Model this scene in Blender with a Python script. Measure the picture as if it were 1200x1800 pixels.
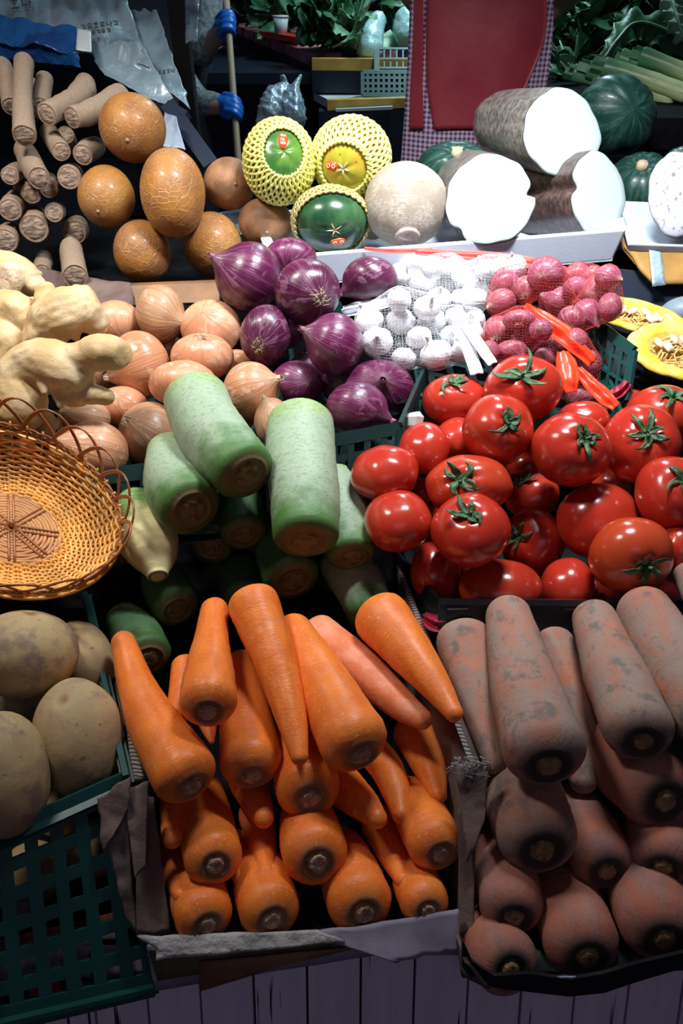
import bpy, bmesh, math, random
import numpy as np
from mathutils import Vector, Matrix
PI = math.pi
sc = bpy.context.scene
for _o in list(bpy.data.objects): bpy.data.objects.remove(_o, do_unlink=True)
COL = sc.collection

# ------------------------------------------------------------------ camera
FPX, H, PITCH = 1300.0, 1.40, math.radians(36)
SP, CP = math.sin(PITCH), math.cos(PITCH)
cam_d = bpy.data.cameras.new('camera'); cam = bpy.data.objects.new('camera', cam_d); COL.objects.link(cam)
cam_d.sensor_fit = 'VERTICAL'; cam_d.sensor_height = 36; cam_d.lens = 36 * FPX / 1800
cam_d.clip_start = 0.02
cam.location = (0, 0, H); cam.rotation_euler = (PI / 2 - PITCH, 0, 0)
sc.camera = cam
CR = np.array([1., 0, 0]); CD = np.array([0, -SP, -CP]); CF = np.array([0, CP, -SP])
BAS = np.stack([CR, CD, CF])            # rows: image right, image down, forward
def W(px, py, Z):
    return np.array([0, 0, H]) + Z * ((px - 600) / FPX * CR + (py - 900) / FPX * CD + CF)
def cam2w(v): return np.asarray(v) @ BAS

# ------------------------------------------------------------------ light and exposure
sc.view_settings.view_transform = 'Standard'; sc.view_settings.look = 'None'
sc.view_settings.exposure = 0.0; sc.view_settings.gamma = 1.0; sc.view_settings.use_curve_mapping = False
w = bpy.data.worlds.new('market_air'); sc.world = w; w.use_nodes = True
w.node_tree.nodes['Background'].inputs[0].default_value = (0.55, 0.5, 0.85, 1)
w.node_tree.nodes['Background'].inputs[1].default_value = 0.045
def lamp(name, loc, target, size, power, color, size_y=None, spread=180):
    d = bpy.data.lights.new(name, 'AREA'); d.energy = power; d.color = color
    d.shape = 'RECTANGLE'; d.size = size; d.size_y = size_y or size; d.spread = math.radians(spread)
    o = bpy.data.objects.new(name, d); COL.objects.link(o); o.location = loc
    o.rotation_euler = (Vector(target) - Vector(loc)).to_track_quat('-Z', 'Y').to_euler()
    return o
lamp('stall_lamp', (0.20, 0.92, H + 0.42), (0.20, 1.16, H - 0.4), 0.24, 9.0, (0.90, 0.95, 1.0), 0.12, 112)
lamp('stall_lamp', (-0.55, 0.84, H + 0.50), (-0.42, 1.06, H - 0.4), 0.24, 5.0, (1.0, 0.95, 0.88), 0.12, 118)
lamp('added_front_fill', (0.1, -1.3, H + 1.0), (0, .3, H - .7), 1.2, 1.5, (0.85, 0.80, 1.0), 0.8)  # unseen fill, added behind the viewer to lift the front boards and crowns
lamp('aisle_lamp', (0.5, 3.3, H + 1.1), (0.4, 3.3, 0), 1.2, 32, (0.62, 0.90, 1.0), 0.3)

# ------------------------------------------------------------------ materials
class NT:
    def __init__(s, name):
        s.m = bpy.data.materials.new(name); s.m.use_nodes = True
        s.t = s.m.node_tree; s.b = s.t.nodes['Principled BSDF']; s.o = s.t.nodes['Material Output']
    def n(s, typ, **kw):
        n = s.t.nodes.new(typ)
        for k, v in kw.items(): setattr(n, k, v)
        return n
    def put(s, sock, v):
        if v is None: return
        if isinstance(v, bpy.types.NodeSocket): s.t.links.new(v, sock)
        else:
            if hasattr(sock.default_value, '__len__') and not hasattr(v, '__len__'): v = (v,) * len(sock.default_value)
            if hasattr(v, '__len__') and len(v) == 3 and len(sock.default_value) == 4: v = (*v, 1)
            sock.default_value = v
    def attr(s, name, vec=False):
        n = s.n('ShaderNodeAttribute', attribute_name=name); return n.outputs['Vector' if vec else 'Fac']
    def obj(s): return s.n('ShaderNodeTexCoord').outputs['Object']
    def rnd(s): return s.n('ShaderNodeObjectInfo').outputs['Random']
    def scale(s, v, k):
        n = s.n('ShaderNodeVectorMath', operation='MULTIPLY'); s.put(n.inputs[0], v); s.put(n.inputs[1], k); return n.outputs[0]
    def seeded(s, v):                       # shift a texture per object so that copies differ
        n = s.n('ShaderNodeVectorMath', operation='ADD'); s.put(n.inputs[0], v)
        m = s.math('MULTIPLY', s.rnd(), 17.0); s.put(n.inputs[1], m); return n.outputs[0]
    def noise(s, v, sc_, det=3, rough=0.55, dist=0):
        n = s.n('ShaderNodeTexNoise'); s.put(n.inputs['Vector'], v); s.put(n.inputs['Scale'], sc_)
        s.put(n.inputs['Detail'], det); s.put(n.inputs['Roughness'], rough); s.put(n.inputs['Distortion'], dist); return n.outputs['Fac']
    def vor(s, v, sc_, feature='DISTANCE_TO_EDGE'):
        n = s.n('ShaderNodeTexVoronoi', feature=feature); s.put(n.inputs['Vector'], v); s.put(n.inputs['Scale'], sc_); return n.outputs['Distance']
    def wave(s, v, sc_, axis='X', dist=0, prof='SIN'):
        n = s.n('ShaderNodeTexWave', bands_direction=axis, wave_profile=prof); s.put(n.inputs['Vector'], v); s.put(n.inputs['Scale'], sc_); s.put(n.inputs['Distortion'], dist); return n.outputs['Fac']
    def math(s, op, a, b=0.5, clamp=False):
        n = s.n('ShaderNodeMath', operation=op, use_clamp=clamp); s.put(n.inputs[0], a); s.put(n.inputs[1], b); return n.outputs[0]
    def ramp(s, f, lo, hi, a=0.0, b=1.0):
        n = s.n('ShaderNodeMapRange', interpolation_type='SMOOTHSTEP'); s.put(n.inputs[0], f)
        for i, v in enumerate((lo, hi, a, b)): s.put(n.inputs[i + 1], v)
        return n.outputs[0]
    def mix(s, f, a, b, mode='MIX'):
        n = s.n('ShaderNodeMix', data_type='RGBA', blend_type=mode, clamp_factor=True)
        s.put(n.inputs[0], f); s.put(n.inputs[6], a); s.put(n.inputs[7], b); return n.outputs[2]
    def bump(s, h, strength=0.3, dist=0.002, prev=None):
        n = s.n('ShaderNodeBump'); s.put(n.inputs['Height'], h); s.put(n.inputs['Strength'], strength); s.put(n.inputs['Distance'], dist)
        if prev is not None: s.put(n.inputs['Normal'], prev)
        return n.outputs[0]
    def done(s, col, rough=0.5, normal=None, coat=0, sss=0, spec=None, sheen=0, trans=0, metal=0, coat_rough=0.1):
        s.put(s.b.inputs['Base Color'], col); s.put(s.b.inputs['Roughness'], rough)
        if normal is not None: s.put(s.b.inputs['Normal'], normal)
        if coat: s.put(s.b.inputs['Coat Weight'], coat); s.put(s.b.inputs['Coat Roughness'], coat_rough)
        if sss: s.put(s.b.inputs['Subsurface Weight'], sss); s.put(s.b.inputs['Subsurface Scale'], 0.004); s.put(s.b.inputs['Subsurface Radius'], (1, .4, .25))
        if spec is not None: s.put(s.b.inputs['Specular IOR Level'], spec)
        if trans: s.put(s.b.inputs['Transmission Weight'], trans)
        if metal: s.put(s.b.inputs['Metallic'], metal)
        return s.m
M = {}
def simple(name, col, rough=0.5, bscale=0, bstr=0.2, var=0.0, vscale=20, coat=0, spec=None, bdist=0.002):
    t = NT(name); p = t.seeded(t.obj()); c = col; nm = None
    if var: c = t.mix(t.ramp(t.noise(p, vscale, 4), .35, .65), tuple(x * (1 - var) for x in col), tuple(min(1, x * (1 + var)) for x in col))
    if bscale: nm = t.bump(t.noise(p, bscale, 4), bstr, bdist)
    M[name] = t.done(c, rough, nm, coat=coat, spec=spec); return M[name]

def carrot_mat(name, c1, c2, fade):
  t = NT(name); pc = t.seeded(t.attr('pc', True))
  dash = t.ramp(t.noise(t.scale(pc, (7, 7, 34)), 1.0, 2, .5), .62, .68)
  mott = t.ramp(t.noise(pc, 1.6, 4), .3, .7)
  c = t.mix(mott, c1, c2)
  c = t.mix(t.math('MULTIPLY', t.ramp(t.noise(t.scale(pc, (1, 1, 2)), 1.1, 4), .45, .65), fade), c, (.88, .36, .22))
  c = t.mix(t.math('MULTIPLY', dash, .45), c, (.98, .50, .20))
  c = t.mix(t.ramp(t.attr('rim'), .35, .95, 0, .85), c, (.24, .12, .06))
  nm = t.bump(t.math('ADD', t.noise(t.scale(pc, (3, 3, 22)), 1, 3), t.math('MULTIPLY', dash, -.4)), .35, .0012)
  return t.done(c, t.ramp(mott, 0, 1, .50, .38), nm, sss=.12, spec=.4)
M['carrot'] = carrot_mat('carrot_skin', (.78, .165, .018), (.95, .25, .035), .12)
M['carrot_pink'] = carrot_mat('pinkish_carrot_skin', (.74, .20, .07), (.84, .27, .12), .7)
def mud_mat(name, c1, c2, stain):
  t = NT(name); pc = t.seeded(t.attr('pc', True)); p = t.seeded(t.obj())
  mud = t.ramp(t.noise(pc, 1.5, 6, .62, .4), .38, .60)
  dark = t.ramp(t.noise(t.scale(pc, (5, 5, 12)), 1, 5, .7), .60, .70)
  patch = t.ramp(t.noise(p, 16, 3), .60, .68)
  c = t.mix(mud, c1, c2)
  c = t.mix(t.math('MULTIPLY', t.ramp(t.noise(t.scale(pc, (1, 1, 2)), 1.2, 5, .7), .52, .66), stain), c, (.155, .135, .125))
  c = t.mix(t.math('MULTIPLY', patch, .6), c, (.62, .20, .10))
  c = t.mix(t.math('MULTIPLY', dark, .55), c, (.12, .085, .07))
  c = t.mix(t.ramp(t.attr('rim'), .30, .85), c, (.07, .05, .045))
  nm = t.bump(t.noise(t.scale(pc, (9, 9, 20)), 1, 6, .7), .6, .0016)
  return t.done(c, .8, nm, spec=.25)
M['mud_carrot'] = mud_mat('muddy_carrot_skin', (.44, .205, .145), (.36, .25, .205), .75)
M['mud_red'] = mud_mat('reddish_muddy_skin', (.47, .16, .105), (.40, .19, .15), .35)
t = NT('tomato_skin'); p = t.seeded(t.obj()); pc = t.attr('pc', True)
c = t.mix(t.ramp(t.rnd(), .75, 1.0), (.47, .030, .015), (.56, .075, .020))
c = t.mix(t.ramp(t.noise(p, 9, 2), .45, .8, 0, .5), c, (.55, .07, .02))
c = t.mix(t.ramp(t.attr('t'), .10, .0, 0, .8), c, (.22, .10, .02))
M['tomato'] = t.done(c, .22, t.bump(t.noise(p, 30, 2), .06, .002), coat=.45, sss=.08, spec=.5, coat_rough=.19)
def papery(name, c1, c2, streak, dirt, rough, coat, streak_amt=.6, flake=None, alt=None):
    t = NT(name); pc = t.seeded(t.attr('pc', True)); p = t.seeded(t.obj())
    s1 = t.noise(t.scale(pc, (8, 8, .5)), 1.0, 4, .65)
    c = t.mix(t.math('MULTIPLY', t.rnd(), .6), t.mix(t.ramp(t.noise(p, 20, 4), .35, .65), c1, c2), alt or streak)
    c = t.mix(t.math('MULTIPLY', t.ramp(s1, .5, .66), streak_amt), c, streak)
    c = t.mix(t.ramp(t.attr('t'), .88, 1.0, 0, .75), c, dirt)
    c = t.mix(t.ramp(t.attr('t'), .16, .0, 0, .6), c, dirt)
    if flake:
        fl = t.ramp(t.noise(pc, 2.2, 6, .6, .6), .585, .60)
        c = t.mix(t.math('MULTIPLY', fl, .55), c, flake)
    h = t.math('ADD', s1, t.math('MULTIPLY', t.ramp(t.noise(pc, 2.2, 6, .6, .6), .585, .60), .4))
    return t.done(c, t.ramp(t.noise(p, 40, 3), .3, .7, rough, rough + .2), t.bump(h, .7, .0018), coat=coat, spec=.5, coat_rough=.2)
M['yellow_onion'] = papery('yellow_onion_skin', (.62, .26, .14), (.74, .38, .22), (.42, .19, .10), (.50, .33, .20), .28, .22, .6, (.78, .50, .36), (.52, .21, .09))
M['brown_onion'] = papery('dry_onion_skin', (.50, .25, .13), (.60, .36, .20), (.30, .15, .08), (.40, .28, .18), .4, .1, .8, (.55, .36, .25))
M['red_onion'] = papery('red_onion_skin', (.085, .007, .040), (.155, .016, .080), (.30, .10, .20), (.20, .10, .12), .24, .40, .38, (.30, .12, .20), (.045, .004, .022))
M['shallot'] = papery('shallot_skin', (.27, .040, .065), (.40, .09, .12), (.60, .28, .32), (.50, .33, .25), .3, .2, .6, (.55, .30, .24), (.26, .045, .16))
M['garlic'] = papery('garlic_skin', (.80, .80, .82), (.88, .88, .90), (.70, .66, .72), (.75, .72, .68), .5, 0, .35)
t = NT('radish_skin'); pc = t.seeded(t.attr('pc', True)); tt = t.attr('t'); p = t.seeded(t.obj())
def radish(name, far, body, crown, lo=.62, hi=.95, fh=.28):
    t = NT(name); pc = t.seeded(t.attr('pc', True)); tt = t.attr('t')
    g = t.math('ADD', tt, t.math('MULTIPLY', t.math('SUBTRACT', t.noise(t.scale(pc, (1.5, 1.5, 3)), 1, 5), .5), .5))
    c = t.mix(t.ramp(g, lo, hi), body, crown)
    c = t.mix(t.ramp(g, fh, fh - .30), c, far)
    fine = t.noise(t.scale(pc, (7, 7, 24)), 1.0, 6, .7)
    c = t.mix(t.ramp(fine, .46, .70, 0, .55), c, crown)
    c = t.mix(t.ramp(t.noise(t.scale(pc, (9, 9, 30)), 1, 3), .68, .74, 0, .6), c, (.10, .09, .04))
    c = t.mix(t.ramp(t.attr('rim'), .05, .7), c, (.15, .12, .045))
    return t.done(c, .45, t.bump(fine, .5, .0014), spec=.45)
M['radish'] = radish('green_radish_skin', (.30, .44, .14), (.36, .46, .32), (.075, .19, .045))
M['radish_shaded'] = radish('shaded_radish_skin', (.10, .20, .06), (.10, .20, .09), (.05, .12, .03))  # darker copy for radishes low in the pile, shade put into the colour
M['radish_pale'] = radish('pale_radish_skin', (.13, .26, .07), (.66, .62, .28), (.74, .66, .33), .30, .42, .55)
t = NT('potato_skin'); p = t.seeded(t.obj())
c = t.mix(t.ramp(t.noise(p, 14, 4), .35, .68), (.52, .375, .18), (.36, .25, .15))
c = t.mix(t.ramp(t.noise(p, 26, 6, .65), .52, .66, 0, .7), c, (.21, .145, .135))
c = t.mix(t.ramp(t.noise(p, 160, 2), .66, .74, 0, .6), c, (.13, .09, .06))
c = t.mix(t.ramp(t.attr('t'), .06, .0), c, (.30, .15, .06))
M['potato'] = t.done(c, .62, t.bump(t.noise(p, 110, 5), .4, .0015), spec=.3)
t = NT('ginger_skin'); p = t.obj()
c = t.mix(t.ramp(t.noise(p, 30, 5), .35, .65), (.62, .42, .19), (.76, .58, .35))
c = t.mix(t.ramp(t.noise(p, 110, 6, .7), .56, .68, 0, .7), c, (.50, .40, .28))
c = t.mix(t.ramp(t.noise(p, 60, 3), .64, .72, 0, .6), c, (.36, .22, .10))
M['ginger'] = t.done(c, .5, t.bump(t.noise(p, 130, 6, .7), .6, .002), spec=.4)
t = NT('ginger_cut'); p = t.obj()
M['ginger_cut'] = t.done(t.mix(t.ramp(t.noise(p, 60, 6), .4, .6), (.75, .68, .5), (.55, .40, .26)), .8, t.bump(t.noise(p, 90, 6), 1, .004))
t = NT('yam_skin'); p = t.seeded(t.obj()); pc = t.seeded(t.attr('pc', True))
f = t.noise(t.scale(pc, (6, 6, 26)), 1, 6, .75)
c = t.mix(t.ramp(f, .38, .66), (.46, .34, .245), (.30, .21, .15))
c = t.mix(t.ramp(t.attr('rim'), .1, .6), c, (.34, .22, .16))
M['yam'] = t.done(c, .9, t.bump(f, .9, .002), spec=.15)
t = NT('yam_cut'); p = t.seeded(t.obj()); f = t.noise(t.scale(p, (1, 1, 2.2)), 90, 4, .6)
M['yam_cut'] = t.done(t.mix(t.ramp(f, .35, .65), (.20, .135, .10), (.46, .35, .27)), .9, t.bump(f, 1, .004), spec=.15)
t = NT('brown_cucumber_skin'); p = t.seeded(t.obj()); pc = t.seeded(t.attr('pc', True))
cr = t.vor(t.scale(pc, (1.2, 1.2, 2.2)), 3.2); fi = t.noise(p, 120, 5, .7)
c = t.mix(t.ramp(t.noise(p, 18, 4), .35, .65), (.43, .18, .035), (.29, .115, .038))
c = t.mix(t.ramp(t.noise(p, 9, 2), .5, .8, 0, .6), c, (.56, .30, .06))
c = t.mix(t.math('MULTIPLY', t.ramp(cr, .07, .0), t.ramp(t.noise(p, 16, 2), .40, .6, .05, .55)), c, (.58, .40, .26))
M['old_cucumber'] = t.done(c, .42, t.bump(t.math('ADD', t.ramp(cr, .08, 0), fi), .45, .0016), coat=.1, spec=.45)
M['old_cucumber_dull'] = simple('dull_cucumber_skin', (.27, .13, .06), .6, 90, .5, .3, 30)
t = NT('papaya_skin'); p = t.obj()
M['papaya_green'] = t.done(t.mix(t.ramp(t.noise(p, 26, 4), .4, .65), (.035, .12, .025), (.10, .22, .03)), .3, t.bump(t.noise(p, 60, 3), .1, .002), coat=.2)
t = NT('ripe_papaya_skin'); p = t.obj()
c = t.mix(t.ramp(t.noise(p, 18, 3), .4, .65), (.38, .36, .03), (.50, .30, .03))
c = t.mix(t.ramp(t.noise(p, 120, 2), .66, .72), c, (.12, .12, .02))
M['papaya_yellow'] = t.done(c, .3, coat=.2)
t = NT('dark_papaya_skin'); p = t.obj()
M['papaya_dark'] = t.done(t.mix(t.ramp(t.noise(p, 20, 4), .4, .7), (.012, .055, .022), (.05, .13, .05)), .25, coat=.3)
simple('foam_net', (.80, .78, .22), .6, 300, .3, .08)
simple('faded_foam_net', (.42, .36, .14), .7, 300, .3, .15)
t = NT('tuber_skin'); p = t.obj(); pc = t.attr('pc', True)
f = t.noise(t.scale(pc, (6, 6, 18)), 1, 6, .75)
c = t.mix(t.ramp(t.noise(p, 26, 5), .38, .62), t.mix(t.ramp(f, .36, .66), (.52, .46, .39), (.34, .275, .215)), (.33, .27, .21))
c = t.mix(t.ramp(t.vor(t.scale(pc, (3, 3, 5)), 1.6), .03, 0, 0, .5), c, (.23, .18, .14))
M['tuber'] = t.done(c, .85, t.bump(f, .7, .002), spec=.2)
simple('tuber_stump', (.33, .27, .24), .9, 60, .8, .3, 40)
t = NT('white_flesh'); pc = t.attr('pc', True); p = t.obj()
ring = t.wave(t.attr('rho'), 3.2, 'X', 2.0)
c = t.mix(t.math('MULTIPLY', t.ramp(ring, .6, 1), .5), (.47, .56, .56), (.33, .42, .41))
M['white_flesh'] = t.done(c, .3, t.bump(ring, .06, .002), coat=.5, sss=.0)
t = NT('taro_flesh'); p = t.obj()
c = t.mix(t.ramp(t.noise(t.scale(p, (1, 1, .35)), 160, 3), .58, .66), (.52, .53, .60), (.28, .22, .30))
M['taro_flesh'] = t.done(c, .4, coat=.4)
t = NT('root_bark'); p = t.obj(); pc = t.attr('pc', True)
f = t.noise(t.scale(pc, (5, 5, 14)), 1, 6, .7)
c = t.mix(t.ramp(f, .35, .65), (.32, .29, .25), (.12, .10, .09))
M['bark_grey'] = t.done(c, .3, t.bump(f, .6, .002), coat=.5)
t = NT('dark_root_bark'); pc = t.attr('pc', True)
f = t.noise(t.scale(pc, (5, 5, 14)), 1, 6, .7)
M['bark_dark'] = t.done(t.mix(t.ramp(f, .4, .65), (.05, .030, .026), (.13, .08, .065)), .4, t.bump(f, .6, .002), coat=.3)
t = NT('pumpkin_skin'); p = t.obj(); pc = t.attr('pc', True)
c = t.mix(t.ramp(t.noise(t.scale(pc, (5, 5, 2)), 1.0, 5, .6), .45, .72), (.008, .045, .035), (.045, .12, .085))
c = t.mix(t.ramp(t.noise(p, 70, 3), .66, .72), c, (.10, .16, .11))
M['pumpkin'] = t.done(c, .4, t.bump(t.noise(p, 60, 4), .3, .002), coat=.15)
t = NT('pumpkin_flesh'); p = t.obj(); rho = t.attr('rho')
c = t.mix(t.ramp(t.noise(p, 30, 3), .4, .6), (.88, .58, .05), (.90, .70, .16))
c = t.mix(t.ramp(rho, .62, .50), c, (.82, .58, .24))
M['pumpkin_flesh'] = t.done(c, .35, t.bump(t.noise(p, 60, 4), .5, .003), coat=.5)
simple('pumpkin_fibre', (.85, .52, .18), .5, 120, .8, .3, 60)
simple('pumpkin_seed', (.88, .82, .62), .4)
simple('calyx_green', (.045, .11, .038), .55, 200, .3, .35, 60)
simple('root_hair', (.50, .40, .26), .9, 0, 0, .3, 60)
simple('pale_papery_neck', (.62, .46, .30), .7, 120, .6, .25, 50)
simple('purple_papery_neck', (.26, .08, .15), .6, 120, .6, .3, 50)
t = NT('carrot_stub'); p = t.seeded(t.obj())
M['carrot_stub'] = t.done(t.mix(t.ramp(t.noise(p, 160, 4), .4, .65), (.56, .36, .24), (.34, .20, .12)), .9, t.bump(t.noise(p, 220, 4), .9, .003), spec=.2)
t = NT('mud_carrot_stub'); p = t.seeded(t.obj())
M['mud_stub'] = t.done(t.mix(t.ramp(t.noise(p, 160, 4), .4, .65), (.40, .24, .10), (.20, .12, .07)), .9, t.bump(t.noise(p, 220, 4), .9, .003), spec=.2)
t = NT('radish_stub'); p = t.seeded(t.obj())
M['radish_stub'] = t.done(t.mix(t.ramp(t.noise(p, 120, 4), .4, .65), (.24, .18, .075), (.13, .09, .04)), .9, t.bump(t.noise(p, 160, 5), 1, .003), spec=.2)
simple('scar_brown', (.34, .22, .12), .8)
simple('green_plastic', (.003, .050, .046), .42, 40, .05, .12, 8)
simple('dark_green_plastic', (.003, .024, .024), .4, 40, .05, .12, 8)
simple('black_plastic', (.008, .010, .012), .35)
t = NT('cardboard'); p = t.obj()
c = t.mix(t.ramp(t.noise(p, 14, 5), .35, .65), (.20, .145, .125), (.125, .085, .075))
M['cardboard'] = t.done(c, .85, t.bump(t.noise(p, 60, 5), .6, .003), spec=.2)
t = NT('cardboard_edge'); p = t.obj()
c = t.mix(t.ramp(t.wave(t.scale(p, (1, 1, 1)), 70, 'Y', 3), .45, .55), (.36, .33, .30), (.07, .055, .05))
M['cardboard_edge'] = t.done(c, .9, t.bump(t.noise(p, 120, 4), .7, .003))
simple('torn_paper', (.33, .32, .31), .85, 70, .9, .35, 30, bdist=.005)
simple('olive_print', (.085, .075, .030), .6, 0, 0, .3, 20)
simple('brown_print', (.22, .10, .045), .6, 0, 0, .3, 20)
simple('lilac_print', (.25, .22, .29), .7, 0, 0, .2, 20)
simple('brown_cardboard', (.46, .25, .07), .4, 30, .3, .2, 14, coat=.5)
t = NT('styrofoam'); p = t.obj()
M['styrofoam'] = t.done((.62, .68, .80), .55, t.bump(t.vor(p, 240), .12, .001))
simple('wicker_orange', (.82, .40, .08), .42, 120, .3, .22, 30, coat=.15)
simple('wicker_brown', (.34, .11, .03), .4, 120, .3, .25, 30, coat=.15)
simple('wicker_flat', (.58, .27, .10), .5, 120, .3, .15, 30)
simple('white_net', (.92, .93, .96), .6); simple('red_net', (.62, .06, .05), .5)
simple('red_ribbon', (.90, .055, .015), .4, 90, .5, .12, 30); simple('white_ribbon', (.80, .84, .90), .45, 90, .5, .08, 30)
simple('crimson_net', (.30, .015, .04), .4, 60, .8, .4, 30)
simple('orange_sticker', (.85, .08, .02), .4); simple('sticker_ink', (.90, .80, .60), .5)
t = NT('painted_boards'); p = t.obj()
g = t.noise(t.scale(p, (60, 4, 4)), 1.0, 5, .6)
cr = t.ramp(t.noise(t.scale(p, (150, 5, 5)), 1.0, 3, .5), .66, .70)
c = t.mix(t.ramp(g, .3, .7), (.76, .64, .78), (.88, .76, .88)); c = t.mix(cr, c, (.03, .02, .03))
M['boards'] = t.done(c, .7, t.bump(t.math('SUBTRACT', g, cr), .5, .002))
simple('dark_gap', (.006, .005, .006), .9)
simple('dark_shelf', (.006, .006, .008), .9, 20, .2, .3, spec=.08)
simple('ground_concrete', (.045, .045, .055), .8, 30, .3, .3, 4)
simple('market_dark', (.010, .012, .016), .9, 0, 0, .3, 3)
simple('grey_panel', (.20, .25, .30), .5); simple('black_post', (.010, .011, .014), .4); simple('navy_plastic', (.018, .028, .055), .4)
t = NT('apron_maroon'); p = t.obj()
M['apron'] = t.done(t.mix(t.ramp(t.noise(p, 6, 3), .35, .65), (.27, .025, .040), (.31, .036, .050)), .38, t.bump(t.noise(p, 12, 3), .25, .01), spec=.5)
t = NT('gingham_cloth'); p = t.obj()
wx = t.ramp(t.wave(p, 29, 'X'), .45, .55); wz = t.ramp(t.wave(p, 29, 'Z'), .45, .55)
s = t.math('MULTIPLY', t.math('ADD', wx, wz), .5)
M['gingham'] = t.done(t.mix(s, (.55, .44, .55), (.10, .025, .11)), .8, t.bump(t.noise(p, 14, 3), .3, .008))
simple('skin_tone', (.35, .19, .13), .5); simple('dark_hair', (.01, .008, .008), .5); simple('dark_cloth', (.022, .022, .030), .8, 40, .3, .3, 30)
simple('grey_sleeve', (.19, .20, .22), .8, 60, .5, .45, 60); simple('blue_glove', (.01, .13, .55), .4, 30, .3)
simple('wood_handle', (.36, .25, .16), .6)
def sheet(name, col, rough=.3, dark=None, dsc=14):
    t = NT(name); p = t.obj(); c = col
    if dark: c = t.mix(t.ramp(t.noise(p, dsc, 4), .42, .62), col, dark)
    M[name] = t.done(c, rough, t.bump(t.noise(p, 22, 4, .6, .5), .6, .012), spec=.6, coat=.25); return M[name]
sheet('white_sack', (.27, .38, .45), .4, (.17, .24, .29), 7); sheet('blue_sack', (.012, .11, .34), .35, (.008, .05, .20), 8)
sheet('clear_bag', (.36, .46, .52), .3, (.17, .24, .32), 12); sheet('wrapped_white', (.42, .62, .60), .3); sheet('pale_blue_sheet', (.34, .42, .52), .3)
simple('sack_ink', (.035, .05, .06), .6)
t = NT('leaf_green'); p = t.seeded(t.obj())
M['leaf'] = t.done(t.mix(t.ramp(t.noise(p, 14, 4), .35, .65), (.015, .075, .030), (.05, .17, .07)), .45, t.bump(t.noise(p, 60, 4), .6, .003), spec=.5)
t = NT('pale_leaf_green'); p = t.seeded(t.obj())
M['leaf_pale'] = t.done(t.mix(t.ramp(t.noise(p, 20, 4), .35, .65), (.12, .32, .16), (.38, .55, .38)), .45, t.bump(t.noise(p, 60, 4), .6, .003), spec=.5)
t = NT('leek_skin'); p = t.obj(); tt = t.attr('t')
c = t.mix(t.ramp(tt, .25, .95), (.60, .72, .36), (.09, .26, .13)); pc = t.attr('pc', True)
M['leek'] = t.done(t.mix(t.ramp(t.noise(t.scale(pc, (7, 7, .6)), 1, 3), .5, .7, 0, .6), c, (.08, .22, .12)), .35, spec=.5)
simple('wood_ledge', (.72, .42, .09), .4, 20, .2, .2, 12, coat=.3)
simple('white_tray', (.62, .68, .70), .4); simple('red_tray', (.60, .035, .02), .4); simple('dark_crate', (.012, .018, .035), .4)
simple('red_panel', (.50, .20, .20), .5, 0, 0, .75, 9); simple('cup_white', (.60, .68, .66), .4)
simple('label_red', (.75, .03, .03), .5); simple('label_orange', (.75, .22, .14), .5, 0, 0, .5, 60); simple('label_white', (.66, .60, .66), .5, 0, 0, .3, 40); simple('dim_wood', (.20, .095, .035), .5, 30, .3, .3, 14)
simple('clear_cup', (.55, .55, .52), .1, coat=.8)

# ------------------------------------------------------------------ object helpers
def tag(o, label, cat, group=None, kind=None):
    if label: o['label'] = label
    if cat: o['category'] = cat
    if group: o['group'] = group
    if kind: o['kind'] = kind
    return o
def empty(name, loc, label, cat, group=None):
    o = bpy.data.objects.new(name, None); COL.objects.link(o); o.location = tuple(loc); o.empty_display_size = .02
    return tag(o, label, cat, group)
def mesh(name, V, Fs, mat, parent=None, attrs=None, smooth=True, loc=None):
    me = bpy.data.meshes.new(name)
    me.from_pydata([tuple(map(float, v)) for v in V], [], [tuple(int(i) for i in f) for f in Fs]); me.update()
    if smooth: me.shade_smooth()
    for k, a in (attrs or {}).items():
        a = np.asarray(a, dtype=np.float32)
        if a.ndim == 1: at = me.attributes.new(k, 'FLOAT', 'POINT'); at.data.foreach_set('value', a)
        else: at = me.attributes.new(k, 'FLOAT_VECTOR', 'POINT'); at.data.foreach_set('vector', a.ravel())
    me.materials.append(mat)
    o = bpy.data.objects.new(name, me); COL.objects.link(o)
    if parent: o.parent = parent
    if loc is not None: o.location = tuple(loc)
    return o
def gridf(nr, nc, off=0, closed=True, flip=False):
    i, j = np.meshgrid(np.arange(nr - 1), np.arange(nc if closed else nc - 1), indexing='ij')
    a = i * nc + j; b = i * nc + (j + 1) % nc; c = (i + 1) * nc + (j + 1) % nc; d = (i + 1) * nc + j
    f = np.stack([a, d, c, b] if flip else [a, b, c, d], -1).reshape(-1, 4) + off
    return f.tolist()
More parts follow.
